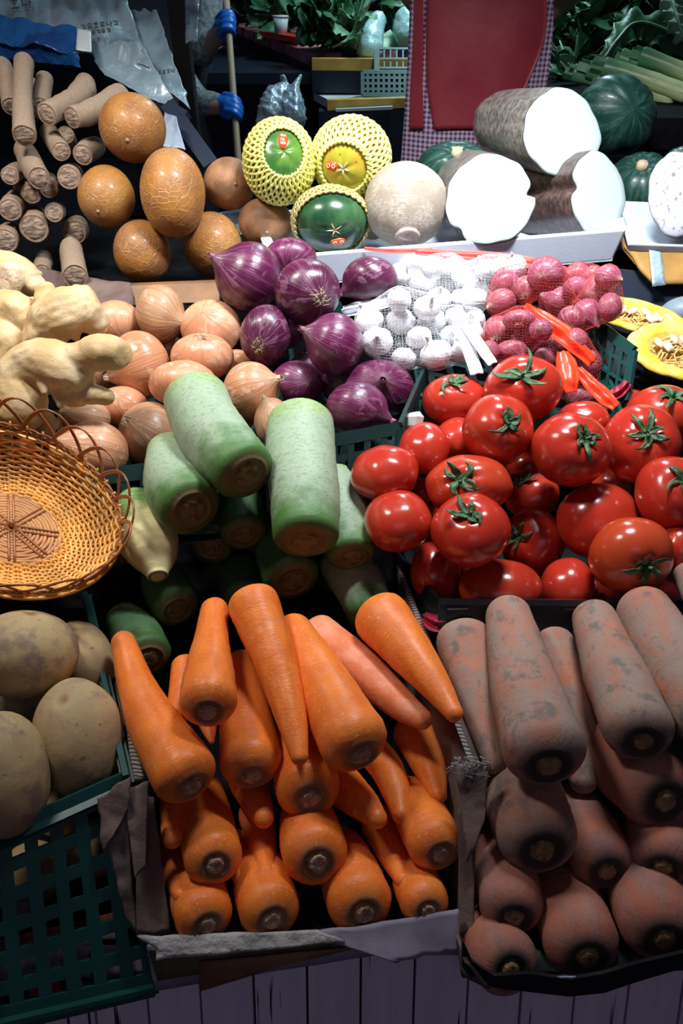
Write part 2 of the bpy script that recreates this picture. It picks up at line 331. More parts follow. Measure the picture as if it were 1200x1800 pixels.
class MB:                                   # collects simple solids into one mesh
    def __init__(s): s.V = []; s.F = []
    def add(s, V, Fs):
        o = len(s.V); s.V += [tuple(map(float, v)) for v in V]; s.F += [tuple(int(i) + o for i in f) for f in Fs]
    def hexa(s, q, r):                      # q: four corners, r: the four opposite corners
        s.add(list(q) + list(r), [(0, 3, 2, 1), (4, 5, 6, 7), (0, 1, 5, 4), (1, 2, 6, 5), (2, 3, 7, 6), (3, 0, 4, 7)])
    def box(s, lo, hi):
        x0, y0, z0 = lo; x1, y1, z1 = hi
        s.hexa([(x0, y0, z0), (x1, y0, z0), (x1, y1, z0), (x0, y1, z0)], [(x0, y0, z1), (x1, y0, z1), (x1, y1, z1), (x0, y1, z1)])
    def bar(s, a, b, wd, th, n):            # bar from a to b, width wd, thickness th along n
        a, b, n = map(np.asarray, (a, b, n)); d = b - a; L = np.linalg.norm(d)
        if L < 1e-6: return
        d = d / L; n = n - d * (n @ d); n = n / np.linalg.norm(n); u = np.cross(d, n) * wd / 2; n = n * th / 2
        s.hexa([a - u - n, a + u - n, a + u + n, a - u + n], [b - u - n, b + u - n, b + u + n, b - u + n])
    def tube(s, pts, r, n=6, closed=False):
        P = np.asarray(pts, float); m = len(P)
        r = np.broadcast_to(np.asarray(r, float), (m,))
        T = (np.roll(P, -1, 0) - np.roll(P, 1, 0)) if closed else np.gradient(P, axis=0)
        T /= np.linalg.norm(T, axis=1)[:, None] + 1e-12
        u = np.cross(T[0], [0.3, 0.2, 1.0]); u /= np.linalg.norm(u); V = []
        for i in range(m):
            u = u - T[i] * (u @ T[i]); u /= np.linalg.norm(u) + 1e-12; v = np.cross(T[i], u)
            for k in range(n):
                a = 2 * PI * k / n; V.append(P[i] + r[i] * (math.cos(a) * u + math.sin(a) * v))
        Fs = gridf(m, n)
        if closed: Fs += [((m - 1) * n + k, (m - 1) * n + (k + 1) % n, (k + 1) % n, k) for k in range(n)]
        else: Fs += [tuple(range(n))[::-1], tuple(range((m - 1) * n, m * n))]
        s.add(V, Fs)
    def build(s, name, mat, parent=None, smooth=False, loc=None):
        V = np.asarray(s.V)
        if loc is not None: V = V - np.asarray(loc)
        return mesh(name, V, s.F, mat, parent, None, smooth, loc)
def cr_spline(P, n):                        # Catmull-Rom resample (any dimension)
    P = np.asarray(P, float)
    if len(P) == 2: return P[0] + np.linspace(0, 1, n)[:, None] * (P[1] - P[0])
    Q = np.vstack([2 * P[0] - P[1], P, 2 * P[-1] - P[-2]]); out = []
    for s_ in np.linspace(0, len(P) - 1 - 1e-9, n):
        i = int(s_); f = s_ - i; a, b, c, d = Q[i:i + 4]
        out.append(.5 * (2 * b + (c - a) * f + (2 * a - 5 * b + 4 * c - d) * f * f + (3 * b - a - 3 * c + d) * f ** 3))
    return np.array(out)
def frames(P):
    T = np.gradient(P, axis=0); T /= np.linalg.norm(T, axis=1)[:, None] + 1e-12
    u = np.cross(T[0], [0.31, 0.11, 1.0]); u /= np.linalg.norm(u); U = []
    for i in range(len(P)):
        u = u - T[i] * (u @ T[i]); u /= np.linalg.norm(u) + 1e-12; U.append(u)
    U = np.array(U); return T, U, np.cross(T, U)
def vnoise(seed, n=5):                      # smooth pseudo-noise on unit directions
    r = np.random.RandomState(seed); K = r.normal(size=(n, 3)) * 2.2; ph = r.uniform(0, 6.28, n); am = r.uniform(.4, 1, n)
    return lambda D: (np.sin(D @ K.T + ph) * am).sum(-1) / n
def root_body(P, R, seed=0, tip0=1.0, tip1=.7, crown=True, lump=.02, nc=28, nr=40, ncap=9, dip=.10, stub=.42, fine=.006, e1=2.4):
    """swept root: P spine, R radii; the crown (flat end with a dip) is at the LAST node."""
    rs = np.random.RandomState(seed)
    S = cr_spline(np.hstack([P, np.asarray(R)[:, None]]), nr); X, r = S[:, :3], np.maximum(S[:, 3], 1e-4)
    T, U, V = frames(X)
    k = np.linspace(0, 1, ncap + 1)[1:] ; rows = []
    for q in k[::-1]: rows.append((X[0] - T[0] * r[0] * tip0 * math.sin(q * PI / 2), r[0] * max(math.cos(q * PI / 2), .003), 0, 0.0))
    for i in range(nr): rows.append((X[i], r[i], i, 0.0))
    L = nr - 1
    if crown:
        for q in k:
            a = q * PI / 2; rr = (math.cos(a) ** (2 / e1)) if q < 1 else 0
            if rr < stub + .06: break
            rows.append((X[L] + T[L] * r[L] * tip1 * math.sin(a) ** (2 / e1), r[L] * rr, L, max(0, (.92 - rr) / (.92 - stub))))
        e = tip1 * .97
        for rr, ax in ((stub + .05, e + .01), (stub, e - dip * .5), (stub * .93, e - dip), (stub * .5, e - dip), (.003, e - dip)):
            rows.append((X[L] + T[L] * r[L] * ax, r[L] * rr, L, 1.0))
    else:
        for q in k: rows.append((X[L] + T[L] * r[L] * tip1 * math.sin(q * PI / 2), r[L] * max(math.cos(q * PI / 2), .003), L, 0))
    an = np.arange(nc) * 2 * PI / nc; ca, sa = np.cos(an), np.sin(an); VV = []; tt = []; pc = []; rim = []
    cum = np.array([0] + list(np.cumsum(np.linalg.norm(np.diff(np.array([a[0] for a in rows]), axis=0), axis=1)))); tot = cum[-1] + 1e-9
    nz = vnoise(seed + 7, 7); nz2 = rs.uniform(0, 6.28, 4); rm = float(r.max())
    for j, (c, rr, i, rim_) in enumerate(rows):
        z = cum[j]
        D = np.stack([ca, sa, np.full(nc, z / rm * .9)], -1)
        f = 1 + lump * 1.6 * nz(D) + fine * math.sin(z / rm * 9 + nz2[0]) + fine * np.sin(z / rm * 23 + nz2[1] + 2 * ca)
        VV.append(c + (rr * f)[:, None] * (ca[:, None] * U[i] + sa[:, None] * V[i]))
        tt += [z / tot] * nc; rim += [rim_] * nc; pc.append(np.stack([ca, sa, np.full(nc, z / rm * .5)], -1))
    Vt = np.vstack(VV); return Vt, gridf(len(rows), nc), dict(t=tt, rim=rim, pc=np.vstack(pc)), (X[L] + T[L] * r[L] * (tip1 * .97 - dip), T[L], U[L], V[L], r[L] * stub * .92, T[0], X[0] - T[0] * r[0] * tip0, r[0])
def stub_mesh(c, T, U, V, r, h, seed, jag=.12):
    rs = np.random.RandomState(seed); n = 18; VV = []; an = np.arange(n) * 2 * PI / n
    for rr, ax in ((.96, -.1), (.86, .35), (.72, .9), (.45, 1.0), (.12, .8), (.001, .75)):
        f = 1 + rs.uniform(-jag, jag, n)
        VV += [c + T * h * ax * (1 + rs.uniform(-.15, .15)) + r * rr * f[k] * (math.cos(an[k]) * U + math.sin(an[k]) * V) for k in range(n)]
    return np.array(VV), gridf(6, n)

# revolve shapes: radius profile in polar coordinates around an axis; theta=0 is the marked end
def rot_to(a):
    a = np.asarray(a, float); a /= np.linalg.norm(a)
    return np.array(Vector((0, 0, 1)).rotation_difference(Vector(a)).to_matrix())
class Blob:
    """ellipsoidal fruit: image ellipse (rx, ry, rot) in metres seen from the camera side, axis a in camera space"""
    def __init__(s, c, rx, ry, rot, axis, rfun, rz=None, spin=0.0):
        s.c = np.asarray(c); s.rfun = rfun; s.sc = np.array([rx, ry, rz if rz else (rx + ry) / 2])
        cr_, sr = math.cos(rot), math.sin(rot); s.E = np.array([[cr_, -sr, 0], [sr, cr_, 0], [0, 0, 1]])
        a = s.E.T @ np.asarray(axis, float); a = a * 1.0; s.A = rot_to(a / s.sc * s.sc.mean()); s.spin = spin
    def pt(s, th, ph, h=0.0):
        th, ph = np.broadcast_arrays(np.asarray(th, float), np.asarray(ph, float))
        r, dz = s.rfun(th, ph + s.spin); r = r + h
        L = np.stack([r * np.sin(th) * np.cos(ph), r * np.sin(th) * np.sin(ph), r * np.cos(th) + dz], -1)
        return cam2w((((L @ s.A.T) * s.sc) @ s.E.T))     # relative to centre
    def body(s, name, mat, parent=None, nt=36, nphi=40, loc=None):
        th = np.linspace(0.0001, PI - .0001, nt); ph = np.arange(nphi) * 2 * PI / nphi
        T_, P_ = np.meshgrid(th, ph, indexing='ij'); X = s.pt(T_, P_).reshape(-1, 3)
        at = dict(t=(T_ / PI).ravel(), pc=np.stack([np.cos(P_), np.sin(P_), T_], -1).reshape(-1, 3))
        return mesh(name, X, gridf(nt, nphi, flip=True), mat, parent, at, True, loc)

# ------------------------------------------------------------------ produce: where each piece lies
ITEMS = []
def cs(px, py): return (px - 600) / FPX, (py - 900) / FPX
class Item:
    def __init__(s, kind, label, nodes, Z, tail=None, **kw):
        # nodes (px, py, r_px) on the seen part; Z depth of first and last; tail: camera-space offsets from the LAST node with radius ratios
        s.kind, s.label, s.kw, s.d = kind, label, kw, 0.0
        n = len(nodes); Z = list(Z) if hasattr(Z, '__len__') else [Z, Z]
        A = np.array([[*cs(a, b), c / FPX] for a, b, c in nodes]); seg = np.r_[0, np.cumsum(np.hypot(*np.diff(A[:, :2], axis=0).T))] if n > 1 else np.array([0.])
        q = seg / seg[-1] if n > 1 else seg
        s.A = A; s.Z = Z[0] + (Z[-1] - Z[0]) * q; s.tail = tail or []
        s.fix = kw.get('fix', False); ITEMS.append(s)
    def nodes(s):                      # camera space centres and radii
        Z = s.Z + s.d; P = np.stack([s.A[:, 0] * Z, s.A[:, 1] * Z, Z], -1)
        r = s.A[:, 2] * Z / np.sqrt(1 + .5 * (s.A[:, 0] ** 2 + s.A[:, 1] ** 2))
        if s.tail:
            P = np.vstack([P] + [P[-1] + np.array(v) for v, k in s.tail]); r = np.r_[r, [r[len(s.A) - 1] * k for v, k in s.tail]]
        return P, r
    def spheres(s):
        P, r = s.nodes()
        if s.kind in BLOBS:
            rx, ry = s.kw['ell']; Z = P[0, 2]; a = max(rx, ry) * Z / FPX; b = min(rx, ry) * Z / FPX
            if a > b * 1.12:
                ang = s.kw.get('rot', 0) + (0 if rx >= ry else PI / 2); dv = np.array([math.cos(ang), math.sin(ang), 0]) * (a - b)
                return np.array([P[0] - dv, P[0], P[0] + dv]), np.array([b * .95, b, b * .95])
            return P, np.array([(a + b) / 2])
        out = []; rr = []
        for i in range(len(P) - 1):
            for f in (0, .34, .67): out.append(P[i] * (1 - f) + P[i + 1] * f); rr.append(r[i] * (1 - f) + r[i + 1] * f)
        return np.array(out + [P[-1]]), np.array(rr + [r[-1]])
BLOBS = {'tomato', 'onion', 'shallot', 'garlic', 'potato', 'old_cucumber', 'papaya', 'tuber', 'pumpkin'}
def rayrot(x, y):                       # turns the camera's forward axis onto the line of sight through (x, y)
    return np.array(Vector((0, 0, 1)).rotation_difference(Vector((*cs(x, y), 1.0))).to_matrix())
def root(kind, label, nodes, Z0, Z1, **kw): return Item(kind, label, nodes, (Z0, Z1), **kw)
def facing(kind, label, x, y, r, dx, dy, Z, L=.115, taper=.80, **kw):
    """root pointing its crown at the viewer: crown disc seen at (dx, dy) px from the centre (x, y)"""
    a = np.array([dx, dy]) / r * 1.25; m = min(.72, np.hypot(*a)); a = a / (np.hypot(*a) + 1e-9) * m
    Q = rayrot(x, y); v = Q @ np.array([-a[0], -a[1], math.sqrt(1 - m * m)]); R_ = r * Z / FPX
    w_ = Q @ np.array([0, -.10, 1.0]); h = v * R_ * .9
    return Item(kind, label, [(x, y, r)], Z, tail=[(h, 1.0), (h + (v * .7 + w_ * .3) * L * .35, .55 + taper * .45), (h + (v * .35 + w_ * .65) * L, taper)], face=True, **kw)
def blob(kind, label, x, y, rx, ry, Z, ax=(0, 0), front=True, rot=0.0, **kw):
    m = min(.97, np.hypot(*ax)); a = np.array([ax[0], ax[1], (-1 if front else 1) * math.sqrt(1 - m * m)])
    a = rayrot(x, y) @ a
    return Item(kind, label, [(x, y, (rx + ry) / 2)], Z, ell=(rx, ry), rot=rot, axis=a, front=front, **kw)

# carrots in the cardboard box: tip first, crown last
root('carrot', 'long orange carrot lying along the left wall of the cardboard box, crown towards the front', [(217, 1130, 22), (238, 1200, 32), (272, 1275, 46), (322, 1356, 59)], .765, .655)
root('carrot', 'orange carrot with a dark ringed crown, topmost left of the long central carrot', [(377, 1072, 24), (371, 1130, 32), (368, 1180, 44), (366, 1229, 52)], .755, .652)
root('carrot', 'long central orange carrot with its thin tip pointing to the front', [(526, 1328, 17), (512, 1262, 28), (482, 1160, 38), (447, 1066, 46)], .650, .745)
root('carrot', 'orange carrot under the long central one, pale crown towards the front', [(424, 1165, 26), (430, 1240, 44), (440, 1335, 56)], .765, .675)
root('carrot', 'thick orange carrot with a grey ringed crown, right of the long central carrot', [(515, 1110, 34), (565, 1200, 50), (619, 1297, 63)], .765, .660)
root('carrot', 'pinkish orange carrot lying slantwise with its blunt tip to the right', [(741, 1264, 19), (700, 1235, 29), (640, 1180, 36), (562, 1117, 37)], .675, .775, mat='carrot_pink')
root('carrot', 'bright orange carrot at the right edge of the box pointing its tip down right', [(797, 1253, 17), (765, 1205, 29), (715, 1140, 43), (673, 1090, 51)], .655, .755)
root('carrot', 'orange carrot half hidden under the long central tip, grey crown showing', [(520, 1290, 38), (530, 1335, 52), (540, 1380, 59)], .745, .672)
root('carrot', 'short tapered orange carrot with its tip between two crowns below the thick carrot', [(662, 1438, 19), (640, 1415, 29), (606, 1385, 37)], .655, .715)
root('carrot', 'bent slim orange carrot with its tip hanging beside the dark right hand carrot', [(704, 1432, 17), (697, 1395, 26), (680, 1352, 30), (655, 1320, 30)], .665, .735)
root('carrot', 'shaded orange carrot against the right wall of the box, tip down', [(769, 1397, 17), (755, 1350, 30), (728, 1290, 38)], .675, .755)
root('carrot', 'small blunt orange carrot tip under the crown of the left wall carrot', [(304, 1472, 20), (309, 1437, 30), (318, 1390, 36)], .650, .730)
root('carrot', 'orange carrot with a round pale crown, second row down at the left', [(350, 1400, 46), (362, 1450, 51), (374, 1502, 54)], .735, .640)
root('carrot', 'slim orange carrot tip showing under the pale crowned carrot of the upper row', [(463, 1437, 19), (449, 1405, 29), (436, 1370, 36)], .665, .735)
root('carrot', 'long slim orange carrot hanging tip down in the middle of the lower pile', [(467, 1536, 17), (461, 1490, 26), (452, 1430, 34)], .640, .730)
facing('carrot', 'orange carrot with a large ringed crown in the middle of the lower pile', 553, 1495, 60, 7, 24, .645)
root('carrot', 'slender orange carrot pointing down right in the lower pile', [(708, 1546, 16), (692, 1505, 27), (668, 1450, 35)], .640, .725)
facing('carrot', 'orange carrot with a wide pale crown at the right of the lower pile', 763, 1479, 52, 14, 25, .645)
root('carrot', 'small orange carrot tip low against the left wall of the box', [(319, 1573, 16), (309, 1540, 25), (300, 1490, 32)], .630, .720)
facing('carrot', 'dim orange carrot in the bottom left corner of the box', 357, 1604, 55, 10, 26, .628)
facing('carrot', 'orange carrot with a round crown, second along the bottom row', 472, 1593, 58, 9, 27, .630)
facing('carrot', 'orange carrot with the widest crown of the bottom row', 630, 1580, 61, 12, 28, .630)
facing('carrot', 'small orange carrot at the right end of the bottom row', 745, 1583, 46, 9, 20, .630)
root('carrot', 'tiny orange carrot tip peeking between two lower crowns', [(424, 1546, 15), (418, 1520, 20), (410, 1480, 24)], .650, .72)
root('carrot', 'orange carrot peeking out behind the dark ringed one at upper left', [(312, 1255, 22), (322, 1215, 26), (327, 1172, 26)], .70, .74)
root('carrot', 'thin orange tail poking out below the dark ringed crown', [(372, 1304, 5), (366, 1275, 16), (360, 1230, 28)], .690, .745)
# muddy carrots
root('mud_carrot', 'pale muddy carrot leaning at the left of the muddy box, tip down', [(867, 1338, 24), (850, 1265, 38), (832, 1190, 48), (816, 1130, 50)], .670, .770)
root('mud_carrot', 'largest soil-streaked carrot on top of the muddy pile, dark ringed crown in front', [(893, 1082, 40), (912, 1165, 55), (935, 1250, 68), (953, 1310, 76)], .755, .622)
root('mud_carrot', 'muddy carrot with an orange patch wedged behind the largest one', [(1024, 1374, 25), (1012, 1300, 40), (990, 1215, 44), (970, 1130, 40)], .680, .785)
root('mud_carrot', 'second soil-streaked carrot on top of the pile with a small pale crown', [(1045, 1090, 40), (1070, 1160, 52), (1098, 1225, 61), (1118, 1275, 65)], .760, .640)
root('mud_carrot', 'muddy carrot slanting off the right edge of the top row', [(1133, 1075, 50), (1168, 1135, 58), (1205, 1195, 66), (1245, 1255, 70)], .770, .665)
root('mud_carrot', 'muddy carrot end at the far right edge behind the top row', [(1208, 1012, 26), (1250, 1070, 40)], .80, .74)
facing('mud_carrot', 'stout muddy carrot with pale stub under the largest one', 940, 1458, 78, 20, 62, .635)
facing('mud_carrot', 'muddy carrot with a hairy off-centre crown, middle of the second row', 1053, 1505, 60, 18, 38, .640, mat='mud_red')
facing('mud_carrot', 'big shaded muddy carrot with an orange core, right of the second row', 1143, 1383, 74, 29, 28, .645, mat='mud_red')
facing('mud_carrot', 'shaded muddy carrot with a greyish stub at the right, under the orange cored one', 1160, 1498, 60, 3, 33, .632, mat='mud_red')
facing('mud_carrot', 'orange tinted muddy carrot at the left of the third row', 897, 1582, 62, 8, 46, .622, mat='mud_red')
root('mud_carrot', 'small muddy carrot tip between the second and third rows', [(978, 1572, 24), (972, 1540, 32), (966, 1510, 34)], .645, .70)
facing('mud_carrot', 'reddish carrot with a dark crown, middle of the bottom row in the muddy box', 1018, 1648, 73, 20, 52, .606, mat='mud_red')
facing('mud_carrot', 'dim muddy carrot in the bottom left corner of the muddy box', 883, 1683, 64, 17, 24, .602, mat='mud_red')
facing('mud_carrot', 'reddish carrot with a flat dark crown at the right of the bottom row', 1152, 1616, 75, 16, 48, .606, mat='mud_red')
root('mud_carrot', 'small muddy carrot tip at the right edge above the bottom row', [(1197, 1572, 20), (1205, 1540, 28)], .63, .68)
# potatoes
blob('potato', 'long smooth potato lying on top of the potato crate below the basket', 42, 1149, 100, 77, .700, (.1, -.9), rot=.12, seed=1)
blob('potato', 'purplish potato behind the long one at the right of the crate', 145, 1160, 55, 72, .765, (-.2, -.6), rot=-.35, seed=2)
blob('potato', 'round potato with a scarred eye near the front corner of the crate', 139, 1297, 80, 110, .665, (-.3, -.66), rot=-.18, seed=3)
blob('potato', 'large potato at the left edge resting against the front rim of the crate', 8, 1362, 78, 116, .650, (-.6, -.3), rot=-.2, seed=4)
blob('potato', 'dim potato deep between the three front potatoes', 48, 1232, 60, 52, .765, (0, 0), seed=5)
blob('potato', 'small shaded potato low beneath the scarred one', 108, 1420, 58, 50, .715, (.2, 0), seed=6)
blob('potato', 'shaded potato seen through the lattice at the front of the crate', 60, 1530, 62, 52, .690, (.2, 0), seed=7)
blob('potato', 'dark potato low behind the lattice near the crate corner', 170, 1490, 58, 52, .700, (.2, 0), seed=8)
# green radishes (tip or far end first)
root('radish', 'largest pale green radish on top, lying slantwise above the pile', [(345, 703, 57), (362, 745, 60), (388, 785, 61), (424, 823, 57)], .890, .800, e1=3.0)
root('radish', 'green radish under the topmost one with a scaly brown crown', [(302, 797, 44), (305, 840, 53), (316, 868, 58), (329, 885, 57)], .890, .815, e1=3.0)
root('radish_pale', 'small yellowish radish tapering to a cut tip at the front left of the radish pile', [(236, 882, 31), (246, 916, 42), (262, 952, 52), (272, 982, 40), (277, 1009, 19)], .875, .815, taperend=True)
root('radish', 'tall upright green radish in front of the onions with a flat brown crown', [(528, 748, 59), (530, 820, 62), (536, 880, 62), (537, 932, 59)], .880, .790, e1=3.4)
root('radish', 'green radish tucked in at the right of the tall upright one', [(585, 850, 44), (602, 905, 47), (616, 967, 43)], .890, .825, e1=3.0)
facing('radish_shaded', 'dark green radish under the topmost pair with a tan crown', 428, 930, 42, 4, 30, .870, L=.1, taper=.9, e1=3.4)
facing('radish_shaded', 'shaded radish beside the dark green one, crown barely visible', 373, 955, 38, -5, 14, .885, L=.1, taper=.9, e1=3.0)
facing('radish_shaded', 'dark radish with a broad tan crown beneath the tall upright radish', 510, 1008, 50, 10, 26, .850, L=.11, taper=.9, e1=3.4)
facing('radish_shaded', 'dark radish with a rough crown low behind the orange carrots', 307, 1062, 43, 10, 20, .850, L=.1, taper=.9, e1=3.0)
root('radish_shaded', 'mottled green radish in shadow behind the left wall carrot', [(218, 1090, 34), (240, 1118, 44), (255, 1150, 46)], .86, .80)
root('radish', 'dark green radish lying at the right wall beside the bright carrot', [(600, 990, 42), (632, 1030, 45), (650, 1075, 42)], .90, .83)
facing('radish_shaded', 'shaded radish behind the wicker basket rim', 195, 960, 44, -4, 14, .885, L=.1, taper=.9, e1=3.0)
root('radish_shaded', 'dark radish lying deep under the pile centre', [(420, 1010, 40), (430, 1050, 42)], .93, .88)
# yellow onions
def onion(label, x, y, rx, ry, Z, neck, front, mat='yellow_onion', rot=0, **kw): return blob('onion', label, x, y, rx, ry, Z, neck, front, rot, mat=mat, **kw)
onion('smooth pinkish onion touching the tip of the ginger, back row', 205, 567, 46, 43, 1.075, (-.3, -.7), False)
onion('tall dry brown-skinned onion at the back of the yellow onions', 284, 552, 45, 52, 1.06, (.75, .25), True, 'brown_onion', rot=-.15)
onion('round copper onion left of the red onions', 371, 576, 54, 50, 1.05, (.3, .5), False)
onion('copper onion just right of the ginger finger', 246, 642, 54, 60, 1.00, (-.85, .35), True)
onion('flattish onion with a dry root tuft facing up', 356, 627, 56, 42, 1.03, (.05, .75), False, root_seen=True)
onion('pale onion resting against the topmost green radish', 322, 672, 61, 47, .975, (.2, -.8), False)
onion('onion with a dry twisted neck between the two big radishes', 444, 688, 52, 52, .960, (.80, -.35), True)
onion('wide onion with torn skin in front of the ginger', 166, 795, 61, 56, .925, (-.85, -.25), True)
onion('tan onion with frayed root, behind the torn skinned one', 262, 762, 55, 56, .955, (.7, .5), False, 'brown_onion', root_seen=True)
onion('onion peeking at the left of the tall upright radish', 478, 742, 32, 43, .935, (-.3, -.85), True, 'brown_onion')
onion('onion in shadow below the ginger finger', 176, 655, 36, 40, 1.03, (.5, .3), False)
onion('onion in deep shadow under the ginger finger', 215, 715, 46, 36, 1.00, (.5, .6), False)
onion('brown dry onion wedged above the torn skinned one', 148, 735, 48, 34, .985, (.8, .2), False, 'brown_onion')
onion('small bit of onion between the copper onions', 300, 612, 26, 22, 1.09, (.2, .6), False)
onion('small bit of onion behind the topmost radish shoulder', 415, 640, 30, 26, 1.06, (.2, .6), False)
onion('onion squeezed between the topmost radish and the necked onion', 425, 745, 38, 40, .985, (.4, .6), False)
# red onions
def ronion(label, *a, **kw): return onion(label, *a, mat='red_onion', **kw)
ronion('big dark red onion at the back left, its dry neck pointing left', 435, 487, 60, 62, 1.05, (-.85, -.45), True)
ronion('red onion at the very back beside the hairy brown fruit', 511, 453, 46, 36, 1.11, (.3, -.5), False)
ronion('red onion with a white root star facing the front, centre of the pile', 540, 514, 58, 59, 1.00, (-.38, -.14), False, root_seen=True)
ronion('red onion lying by the garlic with its neck to the left', 646, 493, 53, 41, 1.05, (-.9, .4), True, rot=-.1)
ronion('streaky red onion with brown root, left of the centre', 467, 589, 45, 54, 1.00, (.28, -.4), False, root_seen=True, rot=.25)
ronion('round red onion in the middle front with a neck at its left', 584, 605, 54, 55, .965, (-.88, -.36), True)
ronion('shaded red onion behind the necked yellow onion', 522, 676, 46, 42, .99, (-.5, .1), False)
ronion('broad red onion with pale scratches at the right end of the crate', 665, 686, 63, 54, .975, (.1, -.25), True)
ronion('red onion on its side with a dry tip to the right, front of the crate', 633, 720, 61, 48, .930, (.92, .30), True, rot=.12)
ronion('red onion lost in the dark gap in the middle of the pile', 545, 655, 38, 40, 1.03, (.2, .3), False)
ronion('red onion deep behind the round one', 500, 575, 38, 40, 1.06, (.2, .3), False)
ronion('red onion deep down in front of the green crate wall', 600, 675, 36, 36, 1.01, (.2, .3), False)
# tomatoes
def tomato(label, x, y, rx, ry, Z, cal=None, back=(0, .5), rot=0, **kw):
    return blob('tomato', label, x, y, rx, ry, Z, (((cal[0] - x) / rx, (cal[1] - y) / ry) if cal else back), bool(cal) or kw.pop('fr', False), rot, cal=bool(cal), **kw)
tomato('large tomato at the top of the pile beside the red ribbon, green calyx facing up', 918, 684, 70, 61, .890, (915, 656))
tomato('tomato at the back left with a drooping calyx on its far side', 798, 704, 57, 48, .910, (795, 668))
tomato('tomato with a star calyx at its upper right, in front of the large topmost one', 874, 757, 64, 64, .850, (896, 741))
tomato('round tomato with calyx at the right shoulder, centre of the pile', 1003, 790, 72, 66, .835, (1032, 768))
tomato('tomato with a spread calyx on top, right of the centre', 1125, 781, 69, 71, .840, (1136, 757))
tomato('tomato at the upper right edge with upright calyx spikes', 1165, 730, 68, 55, .890, (1188, 694))
tomato('orange-red tomato behind the two right-hand calyxes', 1100, 712, 42, 30, .935)
tomato('tomato half hidden behind the centre tomato at the top', 1024, 740, 48, 36, .915)
tomato('plain tomato at the back left of the pile', 745, 788, 46, 47, .885, back=(.2, .6))
tomato('tomato squeezed between the left ones and the star calyx tomato', 802, 772, 38, 40, .90, back=(.2, .6))
tomato('orange tinted tomato at the far left corner of the pile', 676, 832, 60, 51, .865, back=(.3, .7))
tomato('plain tomato at the left end of the second row', 699, 916, 59, 55, .835, back=(.1, .6))
tomato('tomato with a dry calyx at its left shoulder, behind the front calyx tomato', 823, 853, 76, 54, .850, (803, 843))
tomato('tomato with a large flat calyx in the middle of the front', 826, 931, 70, 66, .795, (822, 897))
tomato('shaded tomato with calyx at left, under the centre tomato', 935, 872, 48, 42, .890, (915, 842))
tomato('tomato turned sideways with calyx at its left edge', 935, 955, 54, 60, .835, (905, 938))
tomato('wide plain tomato in the middle right', 1051, 915, 77, 66, .825, back=(-.75, .2), rot=-.2)
tomato('tomato at the right edge with calyx on its right side', 1180, 867, 66, 65, .835, (1203, 842))
tomato('big glossy tomato low at the right, calyx underneath', 1108, 977, 77, 68, .780, (1142, 1002))
tomato('small tomato at the right edge below the others', 1187, 962, 34, 40, .82, back=(.4, .6))
tomato('dark tomato at the front left corner beside the cardboard edge', 766, 1010, 46, 60, .850, back=(-.6, .1), rot=-.2)
tomato('wide tomato resting on the black crate rim', 879, 1035, 74, 52, .815, back=(.2, .8), rot=.1)
tomato('small tomato on the black crate rim right of the wide one', 996, 1032, 48, 52, .830, back=(.2, .8))
tomato('bit of tomato between the two left tomatoes', 742, 862, 24, 26, .92)
tomato('dim tomato deep behind the star calyx tomato', 930, 815, 44, 36, .93)
tomato('dim tomato deep behind the wide plain one', 1050, 1030, 44, 42, .87)
tomato('dim tomato deep in the left of the pile', 770, 920, 36, 40, .92)
tomato('tomato low in the right hand corner behind the muddy carrots', 1150, 1050, 50, 40, .86)
tomato('tomato low beside the wide one on the rim', 820, 1000, 40, 40, .88)
tomato('dim tomato deep between the right calyx tomatoes', 1075, 850, 36, 34, .91)
# shallots and garlic
def shallot(label, x, y, rx, ry, Z, neck=(.5, -.5), front=True, bag='b', rot=0, **kw): return blob('shallot', label, x, y, rx, ry, Z, neck, front, rot, bag=bag, **kw)
for i, (x, y, rx, ry, nk, fr, lb) in enumerate([
    (888, 496, 26, 24, (-.3, -.6), 0, 'purple shallot at the upper left end of the back net bag'),
    (924, 510, 26, 26, (.1, -.4), 0, 'pinkish shallot below the netted brown one in the back bag'),
    (959, 483, 33, 30, (.2, -.1), 0, 'brownish netted shallot at the top of the back bag'),
    (879, 532, 28, 25, (-.8, .2), 1, 'purple shallot with its neck pointing left towards the garlic'),
    (976, 530, 34, 26, (-.9, -.3), 1, 'elongated shallot with a pale neck just above the red tie'),
    (1012, 508, 24, 22, (.5, .7), 1, 'pale streaked shallot in the middle of the back bag'),
    (1049, 513, 27, 30, (.6, 0), 0, 'netted shallot with rough skin at the right of the back bag'),
    (1068, 487, 24, 22, (.8, .2), 1, 'shallot with a dry crown at the upper right corner of the back bag'),
    (1072, 540, 22, 26, (-.2, .5), 0, 'purple shallot at the far right end of the back bag'),
    (1030, 553, 28, 28, (.6, .6), 1, 'reddish shallot above the crate corner'),
    (1003, 563, 25, 26, (0, -.5), 0, 'reddish shallot hanging below the back bag beside the ribbon'),
    (1015, 482, 24, 20, (.1, -.5), 0, 'shallot behind at the top right of the back bag'),
    (1040, 486, 22, 20, (.1, -.5), 0, 'small shallot behind at the top of the back bag near the red mesh')]):
    shallot(lb, x, y, rx, ry, 1.02 + .03 * (i > 10), nk, bool(fr), 'back')
